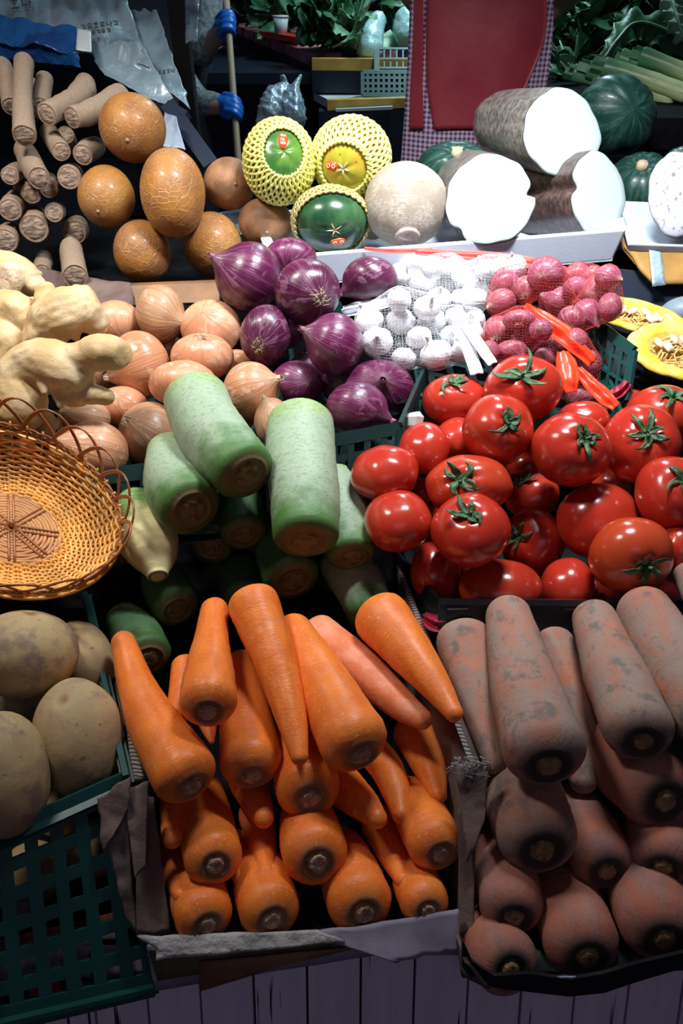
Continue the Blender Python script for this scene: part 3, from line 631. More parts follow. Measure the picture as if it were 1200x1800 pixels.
for i, (x, y, rx, ry, nk, fr, lb) in enumerate([
    (876, 582, 29, 27, (.2, -.5), 0, 'netted shallot with rough skin at the upper left of the front bag'),
    (923, 595, 26, 25, (.5, -.3), 1, 'pink shallot with a small crown in the middle of the front bag'),
    (912, 562, 30, 18, (0, -.4), 0, 'shallot under red film at the top of the front bag'),
    (898, 618, 30, 20, (.7, .4), 1, 'streaky shallot behind the topmost tomato'),
    (975, 607, 30, 24, (.2, -.4), 0, 'smooth pink shallot left of the long red ribbon'),
    (956, 630, 28, 20, (.2, .5), 0, 'shallot just above the topmost tomato, at its right shoulder'),
    (860, 618, 18, 20, (.2, .5), 0, 'small shallot at the left lower corner of the front bag'),
    (1030, 640, 27, 27, (.5, .1), 0, 'shallot with rough crown at the lower end by the crate wall'),
    (1020, 697, 30, 22, (.4, -.3), 0, 'dark shallot under the ribbons behind the tomatoes'),
    (1000, 650, 24, 24, (.2, .5), 0, 'shallot hidden behind the ribbon tail'),
    (950, 580, 22, 20, (.1, .2), 0, 'shallot under the red tie knot'), (1010, 600, 22, 24, (.1, .2), 0, 'dark shallot below the back bag by the crate wall')]):
    shallot(lb, x, y, rx, ry, .985, nk, bool(fr), 'front')
GB = [(663, 600, 28), (709, 630, 22), (649, 563, 25), (704, 565, 26), (701, 527, 22), (766, 622, 28), (802, 558, 20), (758, 566, 26), (833, 561, 18), (833, 584, 18), (736, 592, 23), (793, 590, 20), (750, 541, 24), (811, 616, 22), (735, 625, 20)]
GT = [(724, 472, 26), (745, 498, 27), (786, 499, 27), (791, 471, 24), (815, 487, 23), (840, 501, 24), (857, 473, 24), (880, 470, 20), (811, 526, 22), (837, 528, 22), (771, 525, 23), (703, 484, 20), (760, 472, 20), (905, 470, 20)]
GL = {0: 'round garlic bulb at the lower left of the front net bag', 1: 'garlic bulb at the bottom of the front net bag, above the broad red onion', 2: 'garlic bulb at the upper left of the front net bag below its twisted white end',
      5: 'whole garlic bulb left of the flat white straps', 6: 'garlic bulb right at the knot of the white straps', 13: 'garlic bulb partly behind the flat white straps', 9: 'small garlic bulb between the straps and the shallots'}
for i, (x, y, r) in enumerate(GB):
    blob('garlic', GL.get(i, 'white garlic bulb inside the middle of the front net bag'), x, y, r, r * .93, .995 - .01 * (i in (0, 1, 5)), (math.sin(i * 2.3) * .5, -.55 + .3 * math.cos(i * 1.7)), i % 3 != 1, bag='front', seed=i)
for i, (x, y, r) in enumerate(GT):
    blob('garlic', {0: 'garlic bulb at the left end of the back net bag by the foam tray', 7: 'garlic bulb at the back right, touching the back shallots', 13: 'garlic bulb at the far right under the red mesh', 11: 'garlic bulb beside the red onion with its neck to the left'}.get(i, 'white garlic bulb inside the middle of the back net bag'), x, y, r, r * .93, 1.06, (math.sin(i * 1.9) * .6, -.5 + .4 * math.cos(i * 2.7)), i % 3 != 0, bag='back', seed=40 + i)
# big brown cucumbers, papayas, tuber, pumpkins
OC = 'old_cucumber'
blob(OC, 'round orange-brown ripe cucumber topmost beside the yam roots, scar on its end', 233, 225, 59, 63, 1.22, (-.18, .33))
blob(OC, 'brown ripe cucumber with a pale blossom tip, left of the pile', 187, 346, 50, 56, 1.22, (-.30, .46), rot=.2)
blob(OC, 'large oval brown ripe cucumber in the middle of the pile', 304, 340, 57, 80, 1.19, (.1, .85), False)
blob(OC, 'brown ripe cucumber with dark bruises at the bottom', 250, 444, 50, 57, 1.20, (.3, .6), False, rot=-.15)
blob(OC, 'yellow-brown ripe cucumber behind the big red onion', 374, 431, 52, 58, 1.21, (.2, .7), False, rot=-.4)
blob(OC, 'small hairy brown cucumber with an orange blossom end, next to the netted papaya', 403, 323, 46, 47, 1.24, (.22, -.02), mat='dull')
blob(OC, 'small wrinkled brown cucumber below the netted papaya', 467, 392, 48, 44, 1.22, (.05, .35), mat='dull')
blob('papaya', 'green papaya in a yellow foam net with an orange sticker, left of the pair', 491, 285, 60, 73, 1.20, (.13, -.27), mat='papaya_green', net='foam_net', open=.60)
blob('papaya', 'yellow-green papaya in a yellow foam net, right of the pair, blossom end showing', 617, 278, 66, 69, 1.19, (-.22, .27), mat='papaya_yellow', net='foam_net', open=.66)
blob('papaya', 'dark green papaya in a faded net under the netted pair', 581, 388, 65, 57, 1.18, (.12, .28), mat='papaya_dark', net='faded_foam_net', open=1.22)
blob('tuber', 'big round beige tuber with a cut stump, right of the dark green papaya', 713, 362, 73, 76, 1.18, (.05, .72), rot=.1)
blob('tuber', 'brown root in shadow behind the beige tuber', 655, 372, 34, 50, 1.27, (.2, .5), False)
blob('pumpkin', 'dark green pumpkin behind the left white cut root', 797, 298, 68, 50, 1.36, (.1, -.55))
blob('pumpkin', 'large dark green pumpkin behind the topmost white cut root', 1081, 205, 76, 66, 1.45, (-.5, .1), False, rot=.35)
blob('pumpkin', 'dark green pumpkin between the white cut root and the right hand taro piece', 1122, 327, 62, 64, 1.36, (.03, -.72))
blob('pumpkin', 'dark pumpkin peeking out behind the right hand pumpkin', 1195, 300, 40, 46, 1.50, (0, -.7))
# yam roots: far end first, cut end last
YM = [([(42, 110, 19), (40, 160, 18), (41, 205, 20), (43, 236, 22)], 1.30, 1.18, 'upright long yam root standing out at the back left'),
      ([(150, 156, 22), (125, 178, 20), (85, 200, 21)], 1.30, 1.21, 'yam root lying right with a round brown cut end'),
      ([(210, 168, 22), (165, 195, 22), (130, 206, 20)], 1.29, 1.215, 'yam root lying right behind the topmost round cucumber'),
      ([(86, 232, 17), (96, 250, 18), (107, 265, 18)], 1.30, 1.23, 'short yam root with a pale rough cut below the two crossing ones'),
      ([(168, 258, 19), (155, 265, 20), (147, 271, 19)], 1.29, 1.24, 'yam root cut end between the crossing roots and the round cucumber'),
      ([(44, 265, 20), (56, 292, 22), (68, 312, 21)], 1.27, 1.19, 'yam root with an oval grey cut under the upright one'),
      ([(128, 306, 19), (124, 309, 21), (121, 312, 21)], 1.30, 1.23, 'blunt round yam root end left of the pale tipped cucumber'),
      ([(30, 302, 17), (24, 305, 17), (18, 309, 17)], 1.32, 1.26, 'small dim yam root end at the left edge'),
      ([(30, 352, 19), (24, 358, 20), (18, 368, 21)], 1.29, 1.22, 'yam root with a sandy cut at the left edge, mid height'),
      ([(100, 370, 16), (98, 372, 17), (95, 374, 17)], 1.31, 1.24, 'yam root with a smooth pale pink cut'),
      ([(66, 385, 23), (62, 392, 25), (60, 400, 26)], 1.32, 1.25, 'wide dark yam root end below the pale pink cut'),
      ([(18, 410, 20), (14, 415, 21), (10, 422, 22)], 1.29, 1.22, 'yam root end just above the pale ginger lump'),
      ([(125, 436, 20), (128, 460, 22), (132, 484, 23)], 1.25, 1.16, 'yam root sticking out low with a pale pink cut'),
      ([(136, 398, 20), (134, 403, 22), (132, 408, 22)], 1.35, 1.28, 'dark yam root end in the shadow left of the cucumbers'),
      ([(78, 455, 16), (76, 468, 17), (75, 480, 18)], 1.33, 1.26, 'dark yam root end in the shadow by the ginger'),
      ([(5, 118, 19), (14, 150, 19), (20, 185, 18)], 1.33, 1.27, 'leaning yam root at the top left edge'),
      ([(78, 140, 16), (74, 165, 17), (72, 185, 17)], 1.38, 1.32, 'grey yam root behind the crossing roots'),
      ([(150, 148, 20), (136, 168, 20), (124, 182, 19)], 1.37, 1.31, 'grey yam root pointing up at the back beside the blue sack'),
      ([(58, 150, 14), (66, 172, 16), (72, 195, 17)], 1.39, 1.33, 'thin grey yam root right beside the upright one'),
      ([(40, 330, 16), (48, 336, 18), (54, 340, 18)], 1.31, 1.25, 'bumpy yam root end below the oval grey cut'),
      ([(86, 318, 16), (88, 325, 17), (86, 331, 17)], 1.31, 1.25, 'brown yam root end beside the oval grey cut'),
      ([(120, 255, 16), (118, 245, 17), (116, 238, 16)], 1.38, 1.33, 'dark yam root end behind the crossing roots')]
for nd, a, b, lb in YM: root('yam', lb, nd, a, b)
# cut white roots
root('bark_grey', 'topmost white cut root with grey bark, resting across the two below', [(880, 222, 60), (925, 228, 74), (968, 232, 77)], 1.42, 1.235, flesh=1, tilt=(20, 2, 71, 79))
root('bark_grey', 'left white cut root with a notched side, lying on the foam tray', [(825, 330, 58), (845, 345, 66), (850, 352, 70)], 1.33, 1.19, flesh=2, tilt=(10, 0, 76, 79))
root('bark_dark', 'right white cut root with dark bark, on the foam tray', [(925, 352, 62), (980, 352, 68), (1033, 342, 70)], 1.34, 1.21, flesh=3, tilt=(17, 0, 53, 76))
root('bark_grey', 'speckled cut taro piece at the right edge on the second foam tray', [(1240, 320, 66), (1215, 335, 72), (1195, 342, 72)], 1.35, 1.22, flesh=4, tilt=(-4, 0, 52, 76))

# settle the pile: pieces that run into each other move apart along the line of sight, staying the size they look
def settle(it=140):
    sp = [i.spheres() for i in ITEMS]; own = np.concatenate([[k] * len(s[1]) for k, s in enumerate(sp)]); n = len(ITEMS)
    for step in range(it):
        sp = [i.spheres() for i in ITEMS]; P = np.vstack([s[0] for s in sp]); R = np.concatenate([s[1] for s in sp])
        own = np.concatenate([[k] * len(s[1]) for k, s in enumerate(sp)])
        D = P[:, None] - P[None]; dist = np.sqrt((D ** 2).sum(-1)); lim = (R[:, None] + R[None]) * .95
        ii, jj = np.where((dist < lim) & (own[:, None] < own[None])); mv = np.zeros(n); up = np.zeros(n); dn = np.zeros(n)
        if len(ii) == 0: break
        lat2 = D[ii, jj, 0] ** 2 + D[ii, jj, 1] ** 2; need = np.sqrt(np.maximum(lim[ii, jj] ** 2 - lat2, 0)) - np.abs(D[ii, jj, 2])
        front = np.sign(P[ii, 2] - P[jj, 2]); front[front == 0] = 1; need = np.clip(need, 0, .02) * .5
        np.maximum.at(up, own[ii], np.where(front > 0, need, 0)); np.maximum.at(dn, own[ii], np.where(front < 0, need, 0))
        np.maximum.at(dn, own[jj], np.where(front > 0, need, 0)); np.maximum.at(up, own[jj], np.where(front < 0, need, 0))
        for k, i in enumerate(ITEMS):
            if i.fix: continue
            i.d = min(.10, max(-.05, (i.d + (up[k] - dn[k]) * .6)))
    return len(ii), float(need.max()) if len(ii) else 0
print('SETTLE', settle())

# ------------------------------------------------------------------ produce: builders
def fit_blob(it, rfun, spin):
    P, r = it.nodes(); c = P[0]; Z = c[2]; u, v = it.A[0, :2]; rx, ry = it.kw['ell']
    rx, ry = rx * Z / FPX / (1 + .45 * u * u), ry * Z / FPX / (1 + .45 * v * v); rot = it.kw['rot']
    b = Blob(c, rx, ry, rot, it.kw['axis'], rfun, it.kw.get('rz'), spin)
    T_, P_ = np.meshgrid(np.linspace(.001, PI - .001, 24), np.linspace(0, 2 * PI, 24), indexing='ij')
    X = (b.pt(T_, P_).reshape(-1, 3) @ BAS.T) @ b.E; lo, hi = X.min(0), X.max(0); k = (hi - lo) / 2; want = b.sc.copy()
    want[2] = (rx + ry) / 2; b.sc = b.sc * want / k
    off = (lo + hi) / 2 * want / k; cc = c - b.E @ (off * [1, 1, 0])
    b.world = np.array([0, 0, H]) + cam2w(cc); return b
def strip(fn, ns, w, th):                  # thin leaf: fn(s, side, h) -> point ; two-sided with thickness
    V = []
    for i in range(ns):
        s_ = i / (ns - 1)
        for side, h in ((-1, 0), (1, 0), (1, th), (0, th * 1.6), (-1, th)): V.append(fn(s_, side * w(s_), h))
    F_ = []
    for i in range(ns - 1):
        for k in range(5): a = i * 5 + k; b = i * 5 + (k + 1) % 5; F_.append((a, b, b + 5, a + 5))
    F_ += [(4, 3, 2, 1, 0), tuple((ns - 1) * 5 + k for k in range(5))]
    return V, F_
def calyx(b, root_, seed):
    rs = random.Random(seed); mb = MB(); n = rs.choice((5, 5, 6)); p0 = rs.uniform(0, 6)
    for k in range(n):
        ph = p0 + k * 2 * PI / n + rs.uniform(-.25, .25); Ln = rs.uniform(.34, .74); curl = rs.choice((.0, .03, .08, .30)) * rs.uniform(.4, 1.1); bend = rs.uniform(-.9, .9); wk = rs.uniform(.7, 1.25)
        def fn(s_, wd, h, ph=ph, Ln=Ln, curl=curl, bend=bend):
            th = .05 + Ln * s_; q = ph + bend * s_ * s_ + wd / max(math.sin(th), .10)
            return b.pt(th, q, .022 + curl * s_ ** 2.2 + .035 * math.sin(s_ * PI) + .012 * math.sin(s_ * 14 + ph) + abs(wd) * .22 + h)
        V, F_ = strip(fn, 11, lambda s_: wk * .13 * (1 - s_) ** .8 * (.62 + .9 * s_) * (1 + .15 * math.sin(s_ * 17 + ph)) + .005, .008)
        mb.add(V, F_)
    L = rs.uniform(.14, .26); tilt = rs.uniform(-.2, .2)
    mb.tube([b.pt(.001, 0, -.05), b.pt(.03 + abs(tilt) * .2, p0, L * .5), b.pt(.05 + abs(tilt) * .5, p0, L)], np.array([.050, .036, .045]) * b.sc.mean(), 7)
    mb.build('calyx', M['calyx_green'], root_, True)
def hairs(b, root_, seed, th0, n, ln, mat, name='root_tuft', spread=.14, rad=.012):
    rs = random.Random(seed); mb = MB(); s0 = -1 if th0 > 1 else 1
    for k in range(n):
        q = rs.uniform(0, 6.28); t0 = rs.uniform(.02, spread); t1 = t0 + rs.uniform(.08, .26); L = rs.uniform(.4, 1) * ln
        f = (lambda t_: PI - t_) if th0 > 1 else (lambda t_: t_)
        mb.tube([b.pt(f(t0), q, -.02), b.pt(f((t0 + t1) / 2), q + rs.uniform(-.3, .3), L * .8), b.pt(f(t1), q + rs.uniform(-.6, .6), L * rs.uniform(.3, 1))], np.array([1, .8, .4]) * rad * b.sc.mean(), 4)
    mb.build(name, mat, root_)
def neck(b, root_, seed, mat, ln=.3, top=.0):
    rs = random.Random(seed); mb = MB()
    for k in range(9):
        q = k * .7 + rs.uniform(-.2, .2); L = ln * rs.uniform(.5, 1.1)
        fn = lambda s_, wd, h, q=q, L=L: b.pt(.03 + .10 * (1 - s_) + .05 * s_, q + s_ * .8 + wd / .1, -.03 + L * s_ + h)
        V, F_ = strip(fn, 5, lambda s_: .055 * (1 - .55 * s_), .012); mb.add(V, F_)
    mb.build('neck', mat, root_, True)
GRP = {'carrot': 'orange carrots in the cardboard box', 'mud_carrot': 'muddy carrots in the front right box', 'potato': 'potatoes in the green crate',
       'radish': 'green radishes behind the carrots', 'radish_shaded': 'green radishes behind the carrots', 'radish_pale': 'green radishes behind the carrots',
       'yellow_onion': 'yellow onions in the green crate', 'brown_onion': 'yellow onions in the green crate', 'red_onion': 'red onions beside the garlic',
       'tomato': 'tomatoes in the black crate', 'old_cucumber': 'ripe brown cucumbers on the back shelf', 'papaya': 'papayas on the back shelf', 'yam': 'yam roots stacked at the back left',
       'pumpkin': 'dark green pumpkins on the back shelf', 'bark_grey': 'cut roots on the foam trays', 'bark_dark': 'cut roots on the foam trays', 'tuber': 'tubers on the back shelf'}
NAMES = {'carrot': ('carrot', 'carrot'), 'mud_carrot': ('muddy_carrot', 'carrot'), 'radish': ('green_radish', 'radish'), 'radish_shaded': ('green_radish', 'radish'), 'radish_pale': ('green_radish', 'radish'),
         'yam': ('yam_root', 'yam'), 'bark_grey': ('cut_root', 'root vegetable'), 'bark_dark': ('cut_root', 'root vegetable')}
def r_tomato(seed):
    rs = random.Random(seed); n = rs.choice((4, 5, 6)); am = rs.uniform(.006, .022); ph = rs.uniform(0, 6); nz = vnoise(seed); q = rs.uniform(.80, .88)
    def f(th, p):
        c, s_ = np.cos(th), np.sin(th); r = 1 / np.sqrt(s_ ** 2 + (c / q) ** 2)
        lob = np.cos(n * p + ph); r = r * (1 + am * lob * s_ ** 1.5 - .05 * np.exp(-(th / .5) ** 2) * (.6 - .6 * lob) + .012 * nz(np.stack([s_ * np.cos(p), s_ * np.sin(p), c], -1)))
        return r, -.13 * np.exp(-(th / .30) ** 2) + .03 * np.exp(-((PI - th) / .3) ** 2)
    return f
def r_onion(seed, nk=.30, wd=.24):
    nz = vnoise(seed); rs = random.Random(seed); q = rs.uniform(.9, 1.02)
    def f(th, p):
        c, s_ = np.cos(th), np.sin(th); r = 1 / np.sqrt(s_ ** 2 + (c / q) ** 2)
        r = r * (1 + .018 * nz(np.stack([s_ * np.cos(p), s_ * np.sin(p), c], -1)) + .004 * np.cos(9 * p + th))
        return r, nk * np.exp(-(th / wd) ** 1.6) + .12 * nk * np.exp(-(th / .7) ** 2) - .05 * np.exp(-((PI - th) / .25) ** 2)
    return f
def r_garlic(seed):
    nz = vnoise(seed)
    def f(th, p):
        c, s_ = np.cos(th), np.sin(th); r = 1 / np.sqrt(s_ ** 2 + (c / .82) ** 2)
        r = r * (1 - .07 * np.abs(np.cos(3.5 * p)) ** 6 * s_ + .03 * nz(np.stack([s_ * np.cos(p), s_ * np.sin(p), c], -1)))
        return r, .50 * np.exp(-(th / .24) ** 1.5)
    return f
def r_lump(seed, am, q=1.0, bumps=0, dim=0, dw=.12):
    nz = vnoise(seed, 6); n2 = vnoise(seed + 3, 9)
    def f(th, p):
        c, s_ = np.cos(th), np.sin(th); D = np.stack([s_ * np.cos(p), s_ * np.sin(p), c], -1); r = 1 / np.sqrt(s_ ** 2 + (c / q) ** 2)
        return r * (1 + am * nz(D) + bumps * n2(D * 2.4)), -dim * np.exp(-(th / dw) ** 2)
    return f
def r_pumpkin(seed):
    def f(th, p):
        c, s_ = np.cos(th), np.sin(th); r = 1 / np.sqrt(s_ ** 2 + (c / .78) ** 2)
        return r * (1 - .045 * np.abs(np.cos(5 * p)) ** 8 * s_), -.16 * np.exp(-(th / .35) ** 2)
    return f
def r_papaya(seed):
    def f(th, p):
        c, s_ = np.cos(th), np.sin(th); r = 1 + 0 * th
        return r * (1 - .03 * np.exp(-((th - .2) / .25) ** 2) * np.abs(np.cos(2.5 * p)) ** 4), -.04 * np.exp(-(th / .09) ** 2)
    return f
BAGS = {}
def build_item(k, it):
    rs = random.Random(k * 31 + 5); kd = it.kind
    if kd in BLOBS:
        spin = rs.uniform(0, 6.28); mt = it.kw.get('mat')
        rf = {'tomato': lambda: r_tomato(k), 'onion': lambda: r_onion(k, .20 if it.kw.get('root_seen') else .30), 'shallot': lambda: r_onion(k, .38, .26), 'garlic': lambda: r_garlic(k), 'potato': lambda: r_lump(k, .10, 1, .012, .05),
              'old_cucumber': lambda: r_lump(k, .035, 1.04, .004, .03), 'papaya': lambda: r_papaya(k), 'tuber': lambda: r_lump(k, .08, 1.04, .014, -.10, .55), 'pumpkin': lambda: r_pumpkin(k)}[kd]()
        b = fit_blob(it, rf, spin); loc = b.world
        nm, cat = {'onion': ('red_onion' if mt == 'red_onion' else 'yellow_onion', 'onion'), 'garlic': ('garlic_bulb', 'garlic'), 'old_cucumber': ('ripe_cucumber', 'cucumber'), 'tuber': ('round_tuber', 'tuber')}.get(kd, (kd, kd))
        grp = GRP.get(mt if kd == 'onion' else kd) or f"{kd}{'s' if kd == 'shallot' else ' bulbs'} in the {it.kw.get('bag')} net bag"
        facing_root = not it.kw['front']
        simple_one = (kd == 'tomato' and not it.kw['cal']) or kd == 'potato' or (kd == 'pumpkin' and facing_root) or (kd == 'old_cucumber' and facing_root) or (kd == 'tuber' and facing_root) or (kd == 'onion' and facing_root and not it.kw.get('root_seen')) or (kd == 'shallot' and facing_root and k % 2)
        mat = {'tomato': 'tomato', 'onion': mt, 'shallot': 'shallot', 'garlic': 'garlic', 'potato': 'potato', 'old_cucumber': 'old_cucumber_dull' if mt == 'dull' else 'old_cucumber', 'papaya': mt, 'tuber': 'tuber', 'pumpkin': 'pumpkin'}[kd]
        big = it.kw['ell'][0] > 35; nt, npn = (36, 44) if big else (24, 28)
        if simple_one:
            o = b.body(nm, M[mat], None, nt, npn, loc); tag(o, it.label, cat, grp); return
        r = empty(nm, loc, it.label, cat, grp)
        if kd == 'garlic':
            b.body('bulb', M[mat], r, 22, 28)
            mb = MB(); mb.tube([b.pt(.001, 0, -.1), b.pt(.001, 0, .06), b.pt(.03, spin, .14)], np.array([.13, .11, .10]) * b.sc.mean(), 8); mb.build('stem', M['garlic'], r, True)
        else: b.body('flesh' if kd in ('tomato', 'papaya') else 'bulb' if kd in ('onion', 'shallot') else 'body', M[mat], r, nt, npn)
        if kd == 'tomato': calyx(b, r, k)
        if kd in ('onion', 'shallot'):
            pm = M['purple_papery_neck'] if mt == 'red_onion' else M['pale_papery_neck']
            if it.kw.get('root_seen'): hairs(b, r, k, 3, 26, .08, M['root_hair'])
            elif not facing_root: neck(b, r, k, pm, .14 if kd == 'onion' else .10)
            else: hairs(b, r, k, 3, 16, .12, M['root_hair'], rad=.02)
        if kd == 'old_cucumber':
            mb = MB(); mb.tube([b.pt(.001, 0, -.05), b.pt(.001, 0, .03), b.pt(.001, 0, .06)], np.array([.085, .06, .03]) * b.sc.mean(), 10); mb.build('blossom_scar', M['scar_brown'], r, True)
        if kd == 'tuber':
            mb = MB(); a = b.pt(.001, 0, 0); d = a / np.linalg.norm(a); R_ = .30 * b.sc.mean()
            mb.tube([a * .85, a * 1.02, a * 1.035, a * 1.033, a * 1.02, a * 1.02], np.array([1.1, 1.0, .95, .85, .5, .05]) * R_, 24); o = mb.build('stump', M['tuber_stump'], r, True); 
        if kd == 'pumpkin':
            mb = MB(); mb.tube([b.pt(.001, 0, -.1), b.pt(.001, 0, .06), b.pt(.001, 0, .12), b.pt(.001, 0, .13)], np.array([.22, .15, .15, .02]) * b.sc.mean(), 9); mb.build('stem', M['pale_papery_neck'], r, True)
        if kd == 'papaya': papaya_net(b, r, it.kw['net'], it.kw['open'], mt)
        return
    P, R = it.nodes(); Wp = np.array([0, 0, H]) + cam2w(P)
    if it.tail: Wp, R = Wp[::-1], R[::-1]                       # far end first, crown last
    c0 = Wp.mean(0)
    nm, cat = NAMES[kd]; r = empty(nm, c0, it.label, cat, GRP[kd]); X = Wp - c0
    if kd in ('carrot', 'mud_carrot'):
        hidden = not it.kw.get('face') and P[-1, 2] > P[0, 2]      # crown lies at the far end
        V, F_, at, (cc, T, U, Vv, rr, *_r) = root_body(X, R, k, tip0=.85 if R[0] / R.max() > .5 else 1.0, tip1=.72, lump=.030 if kd == 'carrot' else .045, stub=.42, dip=.07, nc=30, nr=44)
        mesh('taproot', V, F_, M[it.kw.get('mat', kd)], r, at)
        V2, F2 = stub_mesh(cc, T, U, Vv, rr * (.9 if kd == 'carrot' else .8), rr * .30, k); mesh('crown_stub', V2, F2, M['carrot_stub' if kd == 'carrot' else 'mud_stub'], r)
    elif kd.startswith('radish'):
        te = it.kw.get('taperend')
        if te:
            V, F_, at, (cc, T, U, Vv, rr, *_r) = root_body(X, R, k, tip0=.7, tip1=.35, lump=.02, stub=.80, dip=.03, e1=5); mesh('taproot', V, F_, M[kd], r, at)
            V2, F2 = stub_mesh(cc, T, U, Vv, rr, rr * .15, k, .03); mesh('cut_tip', V2, F2, simple('radish_cut', (.62, .50, .26), .7), r)
        else:
            V, F_, at, (cc, T, U, Vv, rr, *_r) = root_body(X, R, k, tip0=.62 if not it.tail else .6, tip1=.48, lump=.035, stub=.56, dip=.05, e1=it.kw.get('e1', 3)); mesh('taproot', V, F_, M[kd], r, at)
            V2, F2 = stub_mesh(cc, T, U, Vv, rr * .95, rr * .14, k); mesh('crown_stub', V2, F2, M['radish_stub'], r)
    elif kd == 'yam':
        V, F_, at, (cc, T, U, Vv, rr, *_r) = root_body(X, R, k, tip0=.7, tip1=.28, lump=.07, stub=.90, dip=.03, e1=8, fine=.012, nr=28, nc=24); mesh('root', V, F_, M['yam'], r, at)
        V2, F2 = stub_mesh(cc, T, U, Vv, rr * 1.04, rr * .14, k, .07); mesh('cut_end', V2, F2, M['yam_cut'], r)
    else: cut_root(k, it, r, X, R, c0)
def papaya_net(b, r, net, opn, mt):
    mb = MB(); N = 34; e = 2.75
    dark = net != 'foam_net'; hh = .045
    for sgn in (-1, 1):
        for k in range(N):
            p0 = 2 * PI * k / N; pts = []
            for s_ in np.linspace(0, 1, 26): th = opn + (e - opn) * s_; pts.append(b.pt(th, p0 + sgn * s_ * 1.15, hh + .015 * math.sin(s_ * 60 + (sgn > 0) * PI)))
            mb.tube(pts, .042 * b.sc.mean(), 6)
    n = 120
    mb.tube([b.pt(opn + .035 * math.cos(N * q), q, hh + .02 + .02 * math.sin(N * q)) for q in np.linspace(0, 2 * PI, n, endpoint=False)], .040 * b.sc.mean(), 5, True)
    mb.tube([b.pt(e, q, hh) for q in np.linspace(0, 2 * PI, 40, endpoint=False)], .05 * b.sc.mean(), 5, True)
    mb.build('foam_net', M[net], r, True)
    # blossom end star and sticker
    if mt != 'papaya_green':
        st = MB()
        for q in range(5): st.tube([b.pt(.02, q * 1.257 + .3, .005), b.pt(.12, q * 1.257 + .3, .004), b.pt(.24, q * 1.257 + .35, -.006)], np.array([.03, .02, .004]) * b.sc.mean(), 5)
        st.build('blossom_scar', M['pale_papery_neck'], r, True)
    # oval sticker, placed in camera-side polar coordinates
    tgt = {'papaya_green': (.18, -.10), 'papaya_yellow': (-.50, .52), 'papaya_dark': (.20, .86)}[mt]; sz = {'papaya_green': (.13, .22), 'papaya_yellow': (.17, .12), 'papaya_dark': (.22, .10)}[mt]
    best = None; TH, PH = np.meshgrid(np.linspace(.02, 3, 120), np.linspace(0, 2 * PI, 180), indexing='ij'); X = b.pt(TH, PH, 0) @ BAS.T; w_ = (X[..., 0] / b.sc[0] - tgt[0]) ** 2 + (X[..., 1] / b.sc[1] - tgt[1]) ** 2 + (X[..., 2] > 0) * 9
    i = np.unravel_index(np.argmin(w_), w_.shape); c = X[i]; nrm = c / np.linalg.norm(c); ux = np.array([1, 0, 0]) - nrm * nrm[0]; ux /= np.linalg.norm(ux); uy = np.cross(nrm, ux)
    if uy[1] < 0: uy = -uy
    def disc(rx, ry, h0, h1, n=22):
        V = []
        for h in (h0, h1):
            for q in range(n):
                a = 2 * PI * q / n; pt = c + ux * rx * math.cos(a) + uy * ry * math.sin(a); f = np.linalg.norm(c) / np.linalg.norm(pt); pt = pt * (f + (1 - f) * .3)
                V.append(cam2w(pt + nrm * h * 1.0))
        V.append(cam2w(c + nrm * h1 * 1.25)); m_ = len(V) - 1
        return V, [(q, (q + 1) % n, n + (q + 1) % n, n + q) for q in range(n)] + [(n + q, n + (q + 1) % n, m_) for q in range(n)]
    s_ = b.sc.mean(); V, F_ = disc(sz[0] * s_, sz[1] * s_, -.003, .0022); o = mesh('sticker', V, F_, M['orange_sticker'], r)
    o2 = MB()
    if sz[1] > sz[0]:
        for row in range(3):
            yy = (-.11 + row * .11) * s_
            for q in range(4 if row != 1 else 3):
                xx = (-.055 + q * .037) * s_; cc = c + ux * xx + uy * yy + nrm * .0035
                o2.bar(cam2w(cc - uy * .035 * s_), cam2w(cc + uy * .03 * s_), .012 * s_, .0006, cam2w(nrm)); 
                if (q + row) % 2: o2.bar(cam2w(cc - ux * .014 * s_), cam2w(cc + ux * .016 * s_), .012 * s_, .0006, cam2w(nrm))
    else:
        for a0 in (-.5, .5):
            q = np.linspace(0, 2 * PI, 14, endpoint=False); o2.tube([cam2w(c + ux * (a0 * sz[0] * .9 + .26 * sz[0] * math.cos(t_)) * s_ + uy * .4 * sz[1] * math.sin(t_) * s_ + nrm * .0036) for t_ in q], .010 * s_, 4, True)
    o2.build('sticker_print', M['sticker_ink'], o)
